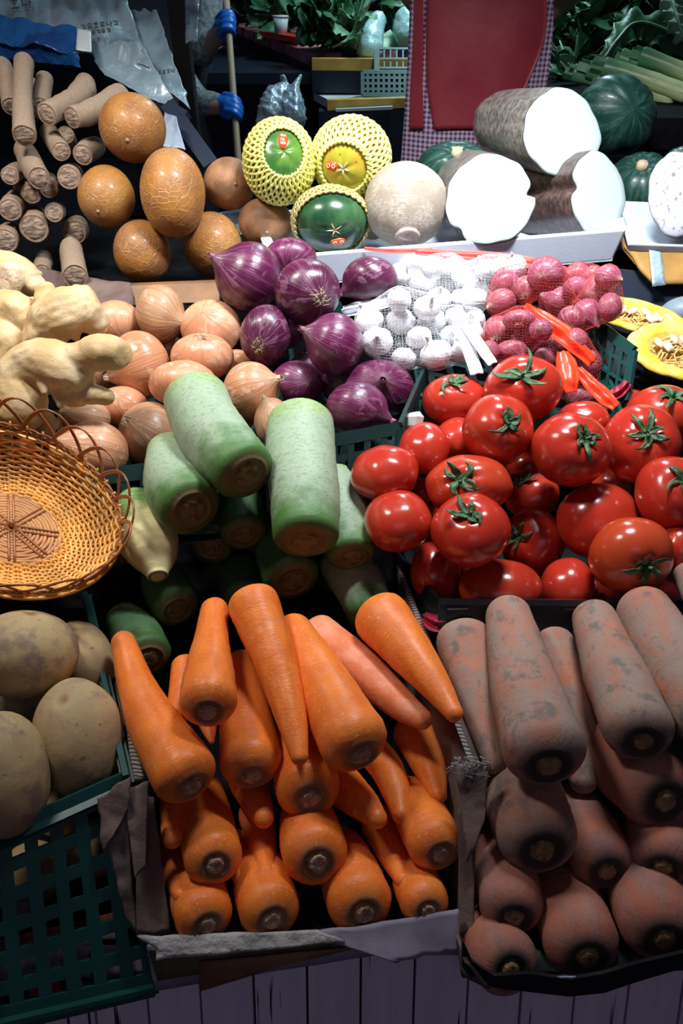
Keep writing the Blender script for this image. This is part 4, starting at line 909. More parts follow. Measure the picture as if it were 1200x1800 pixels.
def cut_root(k, it, r, X, R, c0):
    fl = it.kw['flesh']; ox, oy, frx, fry = it.kw['tilt']; u, v = it.A[-1, :2]; Z = (it.Z + it.d)[-1] - .03
    px, py = it.A[-1, 0] * FPX + 600 + ox, it.A[-1, 1] * FPX + 900 + oy
    fc = W(px, py, Z) - c0; rs = np.random.RandomState(k); n = 96; an = np.arange(n) * 2 * PI / n
    f = 1 + .015 * np.sin(3 * an + k) + .015 * np.sin(7 * an + 1) + .008 * np.sin(13 * an)
    if fl == 2: f = f * (1 - .17 * np.exp(-((an - 6.2) / .16) ** 2) - .10 * np.exp(-((an - 2.4) / .14) ** 2) + .02)
    if fl == 3: f = f * (1 - .20 * np.exp(-((an - 3.25) / .16) ** 2) - .06 * np.exp(-((an - 5.4) / .3) ** 2))
    if fl == 1: f = f * (1 - .05 * np.exp(-((an - 1.35) / .12) ** 2) - .06 * np.exp(-((an - 5.6) / .4) ** 2))
    ex = CR * frx * Z / FPX; ey = CD * fry * Z / FPX
    # the cut face turns a little away from the picture plane
    fx = {1: .12, 2: -.10, 3: .30, 4: -.05}[fl] * frx * Z / FPX * CF; ex = ex + fx; ey = ey - CF * .04 * fry * Z / FPX * 0
    nrm = np.cross(ex, ey); nrm /= np.linalg.norm(nrm)
    if nrm @ CF > 0: nrm = -nrm
    rim = [fc + f[i] * (math.cos(an[i]) * ex + math.sin(an[i]) * ey) for i in range(n)]
    B = X[0] + (X[0] - X[-1]) * .25; rr = R[0]; V = []; rows = []
    ax = np.array(fc - B); L = np.linalg.norm(ax); ax /= L
    m = 22; pcs = []
    for j in range(m + 1):
        s_ = j / m; q = min(1, (s_ / .30)); g = math.sqrt(max(0, 1 - (1 - q) ** 2)) * (rr / R[-1] + (1 - rr / R[-1]) * min(1, s_ * 1.25)) if s_ < 1 else 1.0
        ctr = B * (1 - s_) + fc * s_
        for i in range(n):
            d = rim[i] - fc
            wob = 1 + .015 * math.sin(s_ * 13 + 3 * an[i]) * (1 - s_)
            V.append(ctr + d * max(g, .004) * wob); pcs.append((math.cos(an[i]), math.sin(an[i]), s_ * 2))
    mesh('bark', V, gridf(m + 1, n), M['bark_dark' if it.kind == 'bark_dark' else 'bark_grey'], r, dict(pc=np.array(pcs)))
    V = []; rho = []
    for q, h in ((.985, -.001), (.985, .002), (.95, .0045), (.75, .005), (.5, .005), (.25, .005), (.001, .005)):
        for i in range(n): V.append(fc + (rim[i] - fc) * q + nrm * h); rho.append(q * 1.1)
    mesh('cut_face', V, gridf(7, n), M['taro_flesh' if fl == 4 else 'white_flesh'], r, dict(rho=rho, pc=np.zeros((len(V), 3))))
for k, it in enumerate(ITEMS): build_item(k, it)

# ------------------------------------------------------------------ ginger
def remeshed(name, parts, voxel, mat, parent, loc, smooth_it=6, noise=0.0015, seed=0):
    """joined blobs fused into one skin; parts: list of (points, radii) chains in world space"""
    mb = MB()
    for P, R in parts:
        S = cr_spline(np.hstack([np.asarray(P, float), np.asarray(R, float)[:, None]]), max(4, 6 * (len(P) - 1)))
        X, r = S[:, :3] - loc, S[:, 3]; T = np.gradient(X, axis=0); T /= np.linalg.norm(T, axis=1)[:, None] + 1e-9
        q = np.linspace(PI / 2, 0, 5)[:-1]
        Xs = [X[0] - T[0] * r[0] * math.sin(a) for a in q] + list(X) + [X[-1] + T[-1] * r[-1] * math.sin(a) for a in q[::-1]]
        rs = [max(r[0] * math.cos(a), 1e-4) for a in q] + list(r) + [max(r[-1] * math.cos(a), 1e-4) for a in q[::-1]]
        mb.tube(Xs, rs, 16)
    me = bpy.data.meshes.new('tmp'); me.from_pydata(mb.V, [], mb.F); tmp = bpy.data.objects.new('tmp', me); COL.objects.link(tmp)
    bm = bmesh.new(); bm.from_mesh(me); bmesh.ops.recalc_face_normals(bm, faces=bm.faces); bm.to_mesh(me); bm.free()
    m = tmp.modifiers.new('r', 'REMESH'); m.mode = 'VOXEL'; m.voxel_size = voxel
    s_ = tmp.modifiers.new('s', 'SMOOTH'); s_.iterations = smooth_it; s_.factor = .5
    ev = tmp.evaluated_get(bpy.context.evaluated_depsgraph_get()); m2 = bpy.data.meshes.new_from_object(ev); bpy.data.objects.remove(tmp, do_unlink=True)
    n = len(m2.vertices); V = np.empty(n * 3, np.float32); m2.vertices.foreach_get('co', V); V = V.reshape(-1, 3); N = np.empty(n * 3, np.float32); m2.vertices.foreach_get('normal', N); N = N.reshape(-1, 3)
    nz = vnoise(seed, 9); n3 = vnoise(seed + 5, 9); V = V + N * (nz(V * 38)[:, None] * noise * 1.6 + nz(V * 110)[:, None] * noise * .6 + np.maximum(0, n3(V * 70) - .22)[:, None] * noise * 3.5)
    m2.vertices.foreach_set('co', V.astype(np.float32).ravel()); m2.materials.clear(); m2.materials.append(mat); m2.shade_smooth(); m2.name = name
    o = bpy.data.objects.new(name, m2); COL.objects.link(o)
    if parent: o.parent = parent
    else: o.location = tuple(loc)
    return o
def ginger(label, chains, Z, seed, cut=None):
    parts = []
    for ch in chains: parts.append(([W(x, y, Z + dz) for x, y, r, dz in ch], [r * 1.06 * Z / FPX for x, y, r, dz in ch]))
    loc = np.mean([p for P, _ in parts for p in P], axis=0)
    if cut:
        r = empty('ginger', loc, label, 'ginger', 'ginger roots'); o = remeshed('rhizome', parts, .0022, M['ginger'], r, loc, 4, .0030, seed)
        x, y, rr, dz, nx, ny = cut; c = W(x, y, Z + dz) - loc; n_ = cam2w(np.array([nx, ny, -math.sqrt(1 - nx * nx - ny * ny)])); u = np.cross(n_, [0, 0, 1]); u /= np.linalg.norm(u)
        V, F_ = stub_mesh(c, n_, u, np.cross(n_, u), rr * Z / FPX, rr * Z / FPX * .25, seed, .12); mesh('broken_face', V, F_, M['ginger_cut'], r)
    else: tag(remeshed('ginger', parts, .0022, M['ginger'], None, loc, 4, .0030, seed), label, 'ginger', 'ginger roots')
ginger('front ginger root with a thick finger reaching right over the onions', [
    [(10, 722, 40, .01), (38, 712, 43, 0), (30, 668, 40, 0), (62, 640, 41, -.005), (100, 645, 42, -.01), (128, 665, 38, -.005), (134, 690, 26, .0)],
    [(110, 640, 34, -.01), (150, 628, 28, -.015), (178, 618, 31, -.02), (200, 621, 28, -.02)],
    [(132, 690, 22, .0), (160, 692, 17, -.004), (187, 698, 14, -.006)], [(104, 672, 20, 0), (106, 700, 11, -.01), (107, 712, 7, -.012)],
    [(76, 672, 12, -.02), (79, 690, 7, -.025)], [(-30, 690, 30, .02), (10, 722, 36, .01)]], .885, 1)
ginger('upper ginger root with a knobbly end pointing towards the back right', [
    [(72, 612, 30, 0), (76, 588, 34, 0), (104, 556, 40, -.01), (140, 548, 40, -.01), (166, 566, 24, 0)], [(92, 560, 26, .01), (84, 530, 22, .01), (82, 515, 18, .01)],
    [(135, 545, 30, .0), (146, 525, 24, .01), (136, 516, 16, .01)], [(165, 570, 16, 0), (180, 580, 8, 0)], [(128, 585, 12, -.01), (134, 592, 8, -.01)]], .965, 2)
ginger('left ginger root with its branch behind the upper one', [
    [(-30, 560, 34, .0), (8, 545, 34, 0), (38, 556, 32, 0), (36, 585, 22, .01)], [(0, 590, 30, -.01), (18, 610, 26, -.01), (2, 640, 20, -.01)], [(60, 540, 18, .02), (62, 565, 14, .02)]], .985, 3)
ginger('pale ginger lump at the left edge with a rough broken face', [[(-25, 488, 44, .0), (12, 484, 40, 0), (44, 492, 32, 0), (60, 502, 20, .0)]], 1.05, 4, (14, 492, 30, -.034, .0, .25))
ginger('small dusty ginger knob beside the basket rim', [[(62, 738, 26, .02), (86, 756, 24, .02), (92, 768, 20, .02)]], .91, 5)

# ------------------------------------------------------------------ crates and boxes
def lattice(mb, A, B, C_, D, nx, ny, th, bw, rim=1.6, skip=None, frame=(1, 1, 1, 1)):
    """openwork panel, A top-left, B top-right, C bottom-right, D bottom-left; bw: bar width"""
    A, B, C_, D = map(np.asarray, (A, B, C_, D)); P = lambda u, v: (A * (1 - u) + B * u) * (1 - v) + (D * (1 - u) + C_ * u) * v
    n = np.cross(B - A, D - A); n /= np.linalg.norm(n)
    for i in range(nx + 1):
        e = i in (0, nx)
        mb.bar(P(i / nx, 0), P(i / nx, 1), bw * (rim if e else 1), th * (1.25 if e else 1), n)
    for j in range(ny + 1):
        e = j in (0, ny)
        mb.bar(P(0, j / ny), P(1, j / ny), bw * (rim * 1.2 if e else 1), th * (1.3 if e else .9), n)
def crate(label, top, bot, mat, nx=7, ny=4, nd=5, th=.0035, bw=.008, floor=True, lip=True, sides='FRBL', group='green plastic crates'):
    """top / bot: world corners front-left, front-right, back-right, back-left"""
    top = [np.asarray(p) for p in top]; bot = [np.asarray(p) for p in bot]; c0 = np.mean(bot, axis=0)
    r = empty('produce_crate', c0, label, 'crate', group); T_ = [p - c0 for p in top]; B_ = [p - c0 for p in bot]
    for k, s_ in enumerate('FRBL'):
        if s_ not in sides: continue
        a, b = k, (k + 1) % 4; mb = MB(); lattice(mb, T_[a], T_[b], B_[b], B_[a], nx if k % 2 == 0 else nd, ny, th, bw)
        mb.build('side_panel', mat, r)
    if lip:
        lip = (0, 1, 2, 3) if lip is True else lip
        mb = MB(); up = np.array([0, 0, 1.]); cc = np.mean(T_, axis=0)
        for k in lip:
            a, b = T_[k], T_[(k + 1) % 4]; out = (a - cc) * .02; out2 = (b - cc) * .02
            mb.bar(a + out, b + out2, .011, .004, np.cross(np.cross(b - a, up), b - a))
        mb.build('rim', mat, r)
    if floor:
        mb = MB(); lattice(mb, B_[0], B_[1], B_[2], B_[3], 8, 6, .003, .010); mb.build('base', mat, r)
    return r
def sheetq(mb, A, B, C_, D, th, nu=1, nv=1, amp=0, seed=0, edge=0.0):
    """sheet with thickness over the quad ABCD, wrinkled by amp"""
    A, B, C_, D = map(np.asarray, (A, B, C_, D)); n = np.cross(B - A, D - A); n = n / np.linalg.norm(n); nz = vnoise(seed, 9); rs = np.random.RandomState(seed)
    n2 = vnoise(seed + 50, 7); n3 = vnoise(seed + 90, 7); e = rs.normal(size=(4, max(nu, nv) + 5)); e = np.array([np.convolve(q, [.12, .22, .32, .22, .12], 'same')[2:-2] for q in e]) * edge * 1.2
    V = []
    for side in (0, 1):
        for j in range(nv + 1):
            for i in range(nu + 1):
                u, v = i / nu, j / nv; vv = v + (e[0, i] * (1 - v) + e[1, i] * v); uu = u + (e[2, j] * (1 - u) + e[3, j] * u)
                p = (A * (1 - uu) + B * uu) * (1 - vv) + (D * (1 - uu) + C_ * uu) * vv
                h = amp * (nz(p[None] * min(30, .16 / amp + 4))[0] * 1.3 + .35 * nz(p[None] * min(75, .30 / amp))[0] - 1.3 * abs(n2(p[None] * min(34, .22 / amp))[0]) + .9 * abs(n3(p[None] * min(60, .40 / amp))[0])) if amp else 0
                V.append(p + n * (h + th * (side - .5)))
    k = (nu + 1) * (nv + 1); F_ = []
    for j in range(nv):
        for i in range(nu): a = j * (nu + 1) + i; F_ += [(a, a + nu + 1, a + nu + 2, a + 1), (k + a, k + a + 1, k + a + nu + 2, k + a + nu + 1)]
    for i in range(nu): a = i; F_.append((a, a + 1, k + a + 1, k + a)); a = nv * (nu + 1) + i; F_.append((a, k + a, k + a + 1, a + 1))
    for j in range(nv): a = j * (nu + 1); F_.append((a, k + a, k + a + nu + 1, a + nu + 1)); a = a + nu; F_.append((a, a + nu + 1, k + a + nu + 1, k + a))
    mb.add(V, F_)
def sheet_part(name, q, mat, parent=None, th=.003, nu=14, nv=14, amp=.003, seed=0, edge=.01, loc=None, smooth=True):
    mb = MB(); q = [np.asarray(p) for p in q]
    sheetq(mb, *q, th, nu, nv, amp, seed, edge)
    if parent is not None: V = np.asarray(mb.V) - np.asarray(tuple(parent.location)); return mesh(name, V, mb.F, mat, parent, None, smooth)
    loc = np.mean(q, axis=0); return mesh(name, np.asarray(mb.V) - loc, mb.F, mat, None, None, smooth, loc)

# potato crate
pt = [W(-40, 1494, .598), W(222, 1376, .648), W(150, 1052, .86), W(-190, 1080, .84)]
pb = [W(-20, 1796, .590), W(272, 1728, .640), W(215, 1500, .86), W(-190, 1540, .84)]
crate('green lattice crate of potatoes at the lower left, wrapped at its corner by torn cardboard', pt, pb, M['green_plastic'], 6, 6, 5, .004, .0105, sides='FRL', lip=(0, 1))
# labels seen through the lattice
lr = empty('carton_in_crate', W(100, 1690, .66), 'printed white and red carton inside the potato crate, seen through the lattice', 'carton')
for q, m in (([(-30, 1660), (220, 1600), (222, 1628), (-30, 1690)], 'label_orange'), ([(-30, 1692), (222, 1630), (230, 1672), (-25, 1738)], 'label_white'), ([(-28, 1740), (150, 1700), (152, 1730), (-25, 1772)], 'label_red')):
    sheet_part('printed_band', [W(x, y, .616 + .00020 * (x + 30)) for x, y in q], M[m], lr, .002, 4, 2, 0, 0, 0)
# yellow onion crate, behind the radishes
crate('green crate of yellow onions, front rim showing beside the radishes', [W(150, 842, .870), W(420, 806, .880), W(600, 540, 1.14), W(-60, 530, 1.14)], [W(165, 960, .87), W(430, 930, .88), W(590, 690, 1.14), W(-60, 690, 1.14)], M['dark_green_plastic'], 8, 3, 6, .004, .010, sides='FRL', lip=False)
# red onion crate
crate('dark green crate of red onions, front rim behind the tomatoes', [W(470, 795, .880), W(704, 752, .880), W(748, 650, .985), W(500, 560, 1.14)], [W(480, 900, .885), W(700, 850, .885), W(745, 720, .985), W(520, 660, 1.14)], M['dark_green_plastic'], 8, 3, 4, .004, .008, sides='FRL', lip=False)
# garlic and shallot crate
crate('teal crate holding the netted garlic and shallots, right wall showing', [W(738, 705, .960), W(1092, 745, .925), W(1040, 590, 1.06), W(700, 500, 1.18)], [W(740, 750, .96), W(1085, 780, .93), W(1000, 650, 1.06), W(700, 570, 1.18)], M['green_plastic'], 10, 3, 6, .004, .008, sides='FRL', lip=False)
pr = empty('crate_wall_piece', W(1070, 620, .96), 'upright teal crate wall with slots behind the shallots', 'crate wall')
mb = MB(); lattice(mb, W(1036, 560, 1.03), W(1112, 618, .955), W(1098, 705, .945), W(1020, 660, 1.02), 5, 3, .005, .0040, 3.0); mb.build('slotted_wall', M['green_plastic'], pr, loc=None).location = (0, 0, 0)
o = pr.children[0]; me = o.data; me.transform(Matrix.Translation(-Vector(pr.location)))
# tomato crate
tb = [W(772, 1120, .770), W(1240, 1110, .770), W(1250, 900, .93), W(700, 900, .95)]
tr = empty('tomato_crate', np.mean(tb, axis=0), 'black plastic crate of tomatoes seen by its dark front rim', 'crate')
tc = np.array(tuple(tr.location))
def tq(name, q, th=.004, m='black_plastic', **k): return sheet_part(name, q, M[m], tr, th, 1, 1, 0, 0, 0, smooth=False)
tq('front_wall', [W(775, 1056, .775), W(1240, 1060, .770), W(1240, 1150, .775), W(775, 1150, .780)])
mb = MB(); mb.bar(W(773, 1057, .774) - tc, W(1240, 1061, .769) - tc, .010, .006, CD); mb.bar(W(776, 1057, .774) - tc, W(776, 1100, .774) - tc, .008, .006, CF); mb.build('rim', M['black_plastic'], tr)
tq('base', [W(760, 1150, .80), W(1240, 1150, .80), W(1260, 940, 1.0), W(700, 940, 1.0)])
tq('left_wall', [W(690, 960, .90), W(775, 1056, .785), W(775, 1150, .79), W(700, 1060, .92)])
for x in (800, 1005):
    mb = MB(); mb.bar(W(x - 14, 1071, .770) - tc, W(x + 22, 1070, .770) - tc, .0015, .002, CF); mb.build('moulded_slot', simple('grey_mould', (.10, .11, .12), .5), tr)
# carrot box
box = [W(200, 1180, .79), W(252, 1378, .655), W(830, 1335, .655), W(700, 985, .90)]
cr0 = np.mean(box, axis=0); cb = empty('cardboard_box', cr0, 'torn cardboard box of orange carrots in the front middle', 'box')
Z1 = .625
sheet_part('side_wall', [W(203, 1185, .775), W(245, 1376, .655), W(258, 1655, .628), W(215, 1500, .80)], M['cardboard'], cb, .006, 10, 10, .0015, 3, .003)
sheet_part('side_wall', [W(837, 1338, .655), W(697, 985, .90), W(690, 1250, .92), W(812, 1640, .628)], M['cardboard'], cb, .006, 10, 10, .0015, 4, .003)
sheet_part('base', [W(262, 1672, .622), W(806, 1655, .622), W(760, 1330, .84), W(260, 1360, .84)], M['dark_shelf'], cb, .004, 4, 4, 0, 4, 0)  # near-black instead of cardboard: shade between the carrots put into the colour
sheet_part('front_wall', [W(258, 1660, .618), W(805, 1630, .618), W(800, 1652, .622), W(275, 1738, .622)], M['lilac_print'], cb, .005, 24, 4, .0012, 5, .01)
sheet_part('printed_stripe', [W(262, 1672, .6135), W(620, 1650, .6135), W(500, 1688, .6165), W(278, 1722, .617)], M['olive_print'], cb, .002, 10, 3, .0008, 6, .006)
sheet_part('printed_stripe', [W(350, 1690, .6125), W(640, 1662, .6125), W(495, 1696, .6155), W(352, 1742, .616)], M['brown_print'], cb, .002, 10, 3, .0006, 7, .004)
sheet_part('torn_edge', [W(250, 1645, .612), W(560, 1635, .612), W(600, 1655, .609), W(268, 1688, .607)], M['torn_paper'], cb, .004, 40, 6, .0028, 8, .03)
sheet_part('torn_edge', [W(540, 1640, .613), W(800, 1600, .615), W(803, 1672, .610), W(690, 1690, .606)], M['lilac_print'], cb, .003, 30, 8, .0025, 9, .03)
for q, sd in (([(205, 1190, .768), (214, 1190, .772), (252, 1370, .652), (236, 1372, .650)], 1), ([(692, 980, .905), (702, 986, .895), (836, 1345, .650), (824, 1338, .652)], 2)):
    sheet_part('corrugated_edge', [W(*p) for p in q], M['cardboard_edge'], cb, .004, 3, 40, .0018, sd + 20, .004)
# folded down corner flaps
sheet_part('folded_flap', [W(218, 1392, .632), W(262, 1372, .636), W(256, 1520, .622), W(238, 1545, .622)], M['cardboard'], cb, .003, 10, 20, .0035, 11, .02)
sheet_part('folded_flap', [W(240, 1390, .640), W(270, 1400, .645), W(300, 1640, .630), W(238, 1650, .624)], M['cardboard'], cb, .003, 10, 20, .0035, 12, .015)
sheet_part('torn_flap', [W(170, 1402, .630), W(232, 1362, .634), W(226, 1420, .626), W(182, 1500, .622)], M['cardboard'], cb, .003, 14, 18, .005, 13, .04)
sheet_part('torn_flap', [W(190, 1480, .630), W(222, 1420, .630), W(240, 1640, .624), W(222, 1610, .626)], M['cardboard'], cb, .003, 8, 18, .004, 14, .03)
sheet_part('folded_flap', [W(800, 1345, .640), W(858, 1345, .628), W(850, 1450, .620), W(822, 1520, .620)], M['cardboard'], cb, .003, 10, 16, .004, 15, .03)
sheet_part('folded_flap', [W(805, 1420, .640), W(835, 1440, .632), W(832, 1640, .615), W(806, 1650, .620)], M['cardboard'], cb, .003, 6, 16, .002, 16, .01)
mb = MB(); rs = random.Random(4)
for k in range(26):
    x = 800 + rs.uniform(-4, 50); y = 1338 + rs.uniform(-10, 14); p = W(x, y, .632); mb.tube([p, p + np.array([rs.uniform(-.008, .008), -.004, rs.uniform(-.002, .006)]), p + np.array([rs.uniform(-.014, .012), -.008, rs.uniform(-.012, .004)])], [.0006, .0005, .0003], 4)
mb.build('frayed_fibres', M['torn_paper'], cb).data.transform(Matrix.Translation(-Vector(cb.location)))
# muddy carrot box
mbx = empty('muddy_box', W(1000, 1600, .66), 'dark plastic lined box of muddy carrots at the lower right', 'box')
def curve_wall(name, pts, mat, h0, h1, th, parent):
    m_ = MB(); c = np.array(tuple(parent.location))
    for a, b in zip(pts[:-1], pts[1:]): m_.hexa([a[0] - c, b[0] - c, b[1] - c, a[1] - c], [a[0] - c + CF * th, b[0] - c + CF * th, b[1] - c + CF * th, a[1] - c + CF * th])
    m_.build(name, mat, parent)
fr = [(812, 1650, 1700), (830, 1690, 1722), (868, 1716, 1736), (930, 1712, 1744), (1000, 1722, 1752), (1060, 1712, 1746), (1120, 1694, 1726), (1180, 1680, 1708), (1260, 1662, 1690)]
curve_wall('front_wall', [(W(x, a, .558), W(x, b, .564)) for x, a, b in fr], M['black_plastic'], 0, 0, .004, mbx)
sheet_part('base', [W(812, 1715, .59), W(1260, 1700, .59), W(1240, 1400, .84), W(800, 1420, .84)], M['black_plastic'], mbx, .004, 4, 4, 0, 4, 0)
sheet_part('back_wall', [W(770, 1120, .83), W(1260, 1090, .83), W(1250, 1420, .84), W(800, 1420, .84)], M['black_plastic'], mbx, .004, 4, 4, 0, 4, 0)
sheet_part('cardboard_corner', [W(803, 1640, .580), W(818, 1690, .558), W(860, 1738, .560), W(812, 1715, .566)], M['cardboard'], mbx, .003, 6, 6, .001, 31, .01)
sheet_part('plastic_liner', [W(905, 1716, .560), W(1010, 1716, .560), W(1015, 1725, .562), W(905, 1724, .562)], M['pale_blue_sheet'], mbx, .001, 10, 3, .001, 31, .02)

# ------------------------------------------------------------------ wicker basket
def basket():
    Z0 = .770; c = W(5, 872, Z0); r = empty('wicker_basket', c, 'orange oval wicker basket tilted against the ginger at the left edge', 'basket')
    k = Z0 / FPX; e1 = cam2w([.86, .50, -.12]); e1 /= np.linalg.norm(e1); nrm = cam2w([.05, -.64, -.77]); nrm -= e1 * (nrm @ e1); nrm /= np.linalg.norm(nrm); e2 = np.cross(nrm, e1)
    if e2 @ CD < 0: e2 = -e2
    a, b, dep = 230 * k, 164 * k, 105 * k
    def P(u, v, h=0):           # v: 0 centre of the base, .45 edge of the base, 1 the rim
        rr = v; z = -dep if v < .42 else -dep * (1 - ((v - .42) / .58) ** 2.7)
        q = 1 + h / b
        return e1 * a * rr * q * math.cos(u) + e2 * b * rr * q * math.sin(u) + nrm * (z - (h * .6 if v < .5 else 0))
    n = 252; us = np.linspace(0, 2 * PI, n, endpoint=False); ns = 42
    wv = MB()
    for i in range(24):
        v = .42 + .52 * (i / 23) ** .95
        wv.tube([P(u, v, 0.0021 * math.cos(ns / 2 * u * 1.0 + (i % 2) * PI)) for u in us], .0018, 5, True)
    wv.build('woven_side', M['wicker_orange'], r, True)
    bs = MB()
    for i in range(13):
        v = .04 + .38 * i / 12; bs.tube([P(u, v, .0007 * math.cos(8 * u + (i % 2) * PI)) for u in us[::2]], .0024, 5, True)
    bs.build('woven_base', M['wicker_flat'], r, True)
    sp = MB()
    for j in range(ns):
        u = 2 * PI * j / ns; sp.tube([P(u, v) for v in np.linspace(.36, .98, 14)], .0014, 5)
    sp.build('spoke', M['wicker_orange'], r, True)['kind'] = 'stuff'
    cx = MB()
    for j in range(8):
        u = 2 * PI * j / 8 + .2; s_ = .0028
        for q in (-1, 1): cx.tube([P(u, v) + e2 * q * s_ * math.cos(u) - e1 * q * s_ * math.sin(u) + nrm * .002 for v in np.linspace(.02, .40, 6)], .0015, 5)
    cx.build('base_cross', M['wicker_brown'], r, True)
    lp = MB()
    for j in range(22):
        u0 = 2 * PI * j / 22
        for q in (0, .012, .024):
            pts = []
            for s_ in np.linspace(0, 1, 16): pts.append(P(u0 + .62 * s_ + q, .95 + .12 * math.sin(s_ * PI) ** .8, 0) + nrm * (.004 * math.sin(s_ * 6) + .003))
            lp.tube(pts, .0011, 5)
    lp.build('looped_rim', M['wicker_brown'], r, True)
    for nm, v, m_, rr in (('rim_band', .955, 'wicker_brown', .0024),):
        rb = MB()
        for q in range(3): rb.tube([P(u, v + .012 * math.sin(16 * u + q * 2.1)) + nrm * .0022 * math.cos(16 * u + q * 2.1) for u in us], rr * .6, 5, True)
        rb.build(nm, M[m_], r, True)
    ob = MB()
    for i in range(12):
        v = .50 + .42 * i / 11; ob.tube([P(u, v, -.0) - nrm * .004 + (e2 * math.sin(u) + e1 * math.cos(u)) * .004 for u in us[::2]], .0021, 5, True)
    ob.build('outer_weave', M['wicker_orange'], r, True)
basket()

# ------------------------------------------------------------------ foam trays, cut pumpkins
def tray(name, label, cat, top, dz, thick, mat):
    """shallow tray: top = four world corners FL FR BR BL of the rim"""
    top = [np.asarray(p) for p in top]; c0 = np.mean(top, axis=0); r = empty(name, c0, label, cat); T_ = [p - c0 for p in top]
    dn = np.array([0, 0, -dz]); cc = np.mean(T_, axis=0); mb = MB()
    inn = [p + (cc - p) * .06 for p in T_]; bo = [p + dn + (cc - p) * .04 for p in T_]
    for k in range(4):
        a, b = k, (k + 1) % 4; mb.hexa([T_[a], T_[b], inn[b], inn[a]], [bo[a], bo[b], bo[b] + (cc - T_[b]) * .06, bo[a] + (cc - T_[a]) * .06])
    o = mb.build('side_wall', mat, r); bv = o.modifiers.new('b', 'BEVEL'); bv.width = .004; bv.segments = 3
    mb = MB(); lo = [p - np.array([0, 0, dz - thick]) for p in bo]; lo = [bo[k] + np.array([0, 0, thick]) for k in range(4)]
    mb.hexa(bo, lo); mb.build('base', mat, r); return r
tray('foam_tray', 'long white foam tray under the cut roots, bluish front edge', 'tray', [W(470, 452, 1.135), W(1102, 402, 1.135), W(1085, 335, 1.34), W(440, 372, 1.34)], .050, .006, M['styrofoam'])
tray('foam_tray', 'second white foam tray at the right edge under the taro piece', 'tray', [W(1102, 428, 1.16), W(1330, 436, 1.16), W(1310, 362, 1.33), W(1085, 352, 1.33)], .012, .004, M['styrofoam'])
bx = empty('brown_box', W(1200, 470, 1.20), 'brown taped cardboard box under the second foam tray', 'box')
sheet_part('front_wall', [W(1096, 436, 1.175), W(1330, 444, 1.175), W(1330, 496, 1.17), W(1150, 500, 1.17)], M['brown_cardboard'], bx, .006, 20, 8, .002, 41, .02)
sheet_part('side_wall', [W(1085, 380, 1.34), W(1096, 436, 1.175), W(1150, 500, 1.17), W(1090, 430, 1.34)], M['brown_cardboard'], bx, .006, 6, 6, .001, 42, .01)
sheet_part('clear_tape', [W(1140, 440, 1.168), W(1160, 442, 1.168), W(1170, 502, 1.162), W(1146, 503, 1.162)], M['clear_bag'], bx, .001, 4, 8, .001, 43, .02)
def cut_pumpkin(label, x, y, rx, ry, Z, rot, seed):
    c = W(x, y, Z); r = empty('cut_pumpkin', c, label, 'pumpkin', 'cut pumpkin halves wrapped in film'); k = Z / FPX
    n_ = cam2w([.05, -.50, -.86]); n_ /= np.linalg.norm(n_); e1 = cam2w([math.cos(rot), math.sin(rot), 0]); e1 -= n_ * (e1 @ n_); e1 /= np.linalg.norm(e1); e2 = np.cross(n_, e1)
    N = 80; an = np.arange(N) * 2 * PI / N; f = 1 - .035 * np.abs(np.cos(5 * an)) ** 6; A, B = rx * k, ry * k / .9
    rim = np.array([f[i] * (A * math.cos(an[i]) * e1 + B * math.sin(an[i]) * e2) for i in range(N)]); V = []; 
    for q in np.linspace(0, PI / 2 - .02, 16): V += [rim[i] * math.cos(q) - n_ * B * .85 * math.sin(q) for i in range(N)]
    mesh('rind', V, gridf(16, N), M['pumpkin'], r, dict(pc=np.zeros((len(V), 3))))
    V = []; rho = []; nz = vnoise(seed, 8)
    for q, h in ((.985, .0), (.97, .003), (.85, .004), (.72, .004), (.62, .002), (.55, -.006), (.4, -.012), (.2, -.013), (.01, -.013)):
        for i in range(N): V.append(rim[i] * q + n_ * (h + (.003 * nz(rim[i][None] * 120 + q * 9)[0] if q < .65 else 0))); rho.append(q)
    mesh('cut_face', V, gridf(9, N), M['pumpkin_flesh'], r, dict(rho=rho))
    mb = MB(); rs = random.Random(seed)
    for j in range(70):
        u = rs.uniform(0, 6.28); q = rs.uniform(.05, .5); p = (A * math.cos(u) * e1 + B * math.sin(u) * e2) * q; d = (A * math.cos(u + 1.2) * e1 + B * math.sin(u + 1.2) * e2) * rs.uniform(.05, .22)
        mb.tube([p - d - n_ * .008, p + n_ * rs.uniform(-.006, .003), p + d * .6 + n_ * rs.uniform(-.008, .002), p + d * 1.3 - n_ * .010], .0013, 4)
    mb.build('fibres', M['pumpkin_fibre'], r, True)
    for j in range(7):
        u = rs.uniform(-.3, 2.8); q = rs.uniform(.2, .5); p = (A * math.cos(u) * e1 + B * math.sin(u) * e2) * q + n_ * .001; th = rs.uniform(0, 3)
        d1 = e1 * math.cos(th) + e2 * math.sin(th); d2 = np.cross(n_, d1); V = []
        for h in (-.0012, .0018):
            for w_ in range(12): a = w_ * PI / 6; V.append(p + d1 * .0075 * math.cos(a) * (1 if math.cos(a) > 0 else 1.3) + d2 * .0045 * math.sin(a) + n_ * h)
        V.append(p + n_ * .003); mesh('seed', V, [(w_, (w_ + 1) % 12, 12 + (w_ + 1) % 12, 12 + w_) for w_ in range(12)] + [(12 + w_, 12 + (w_ + 1) % 12, 24) for w_ in range(12)], M['pumpkin_seed'], r)
cut_pumpkin('halved yellow pumpkin wedge behind, beside the black tray', 1120, 556, 92, 36, 1.10, .33, 3)
cut_pumpkin('halved yellow pumpkin in front at the right edge, seeds showing', 1200, 618, 102, 62, 1.00, .10, 4)
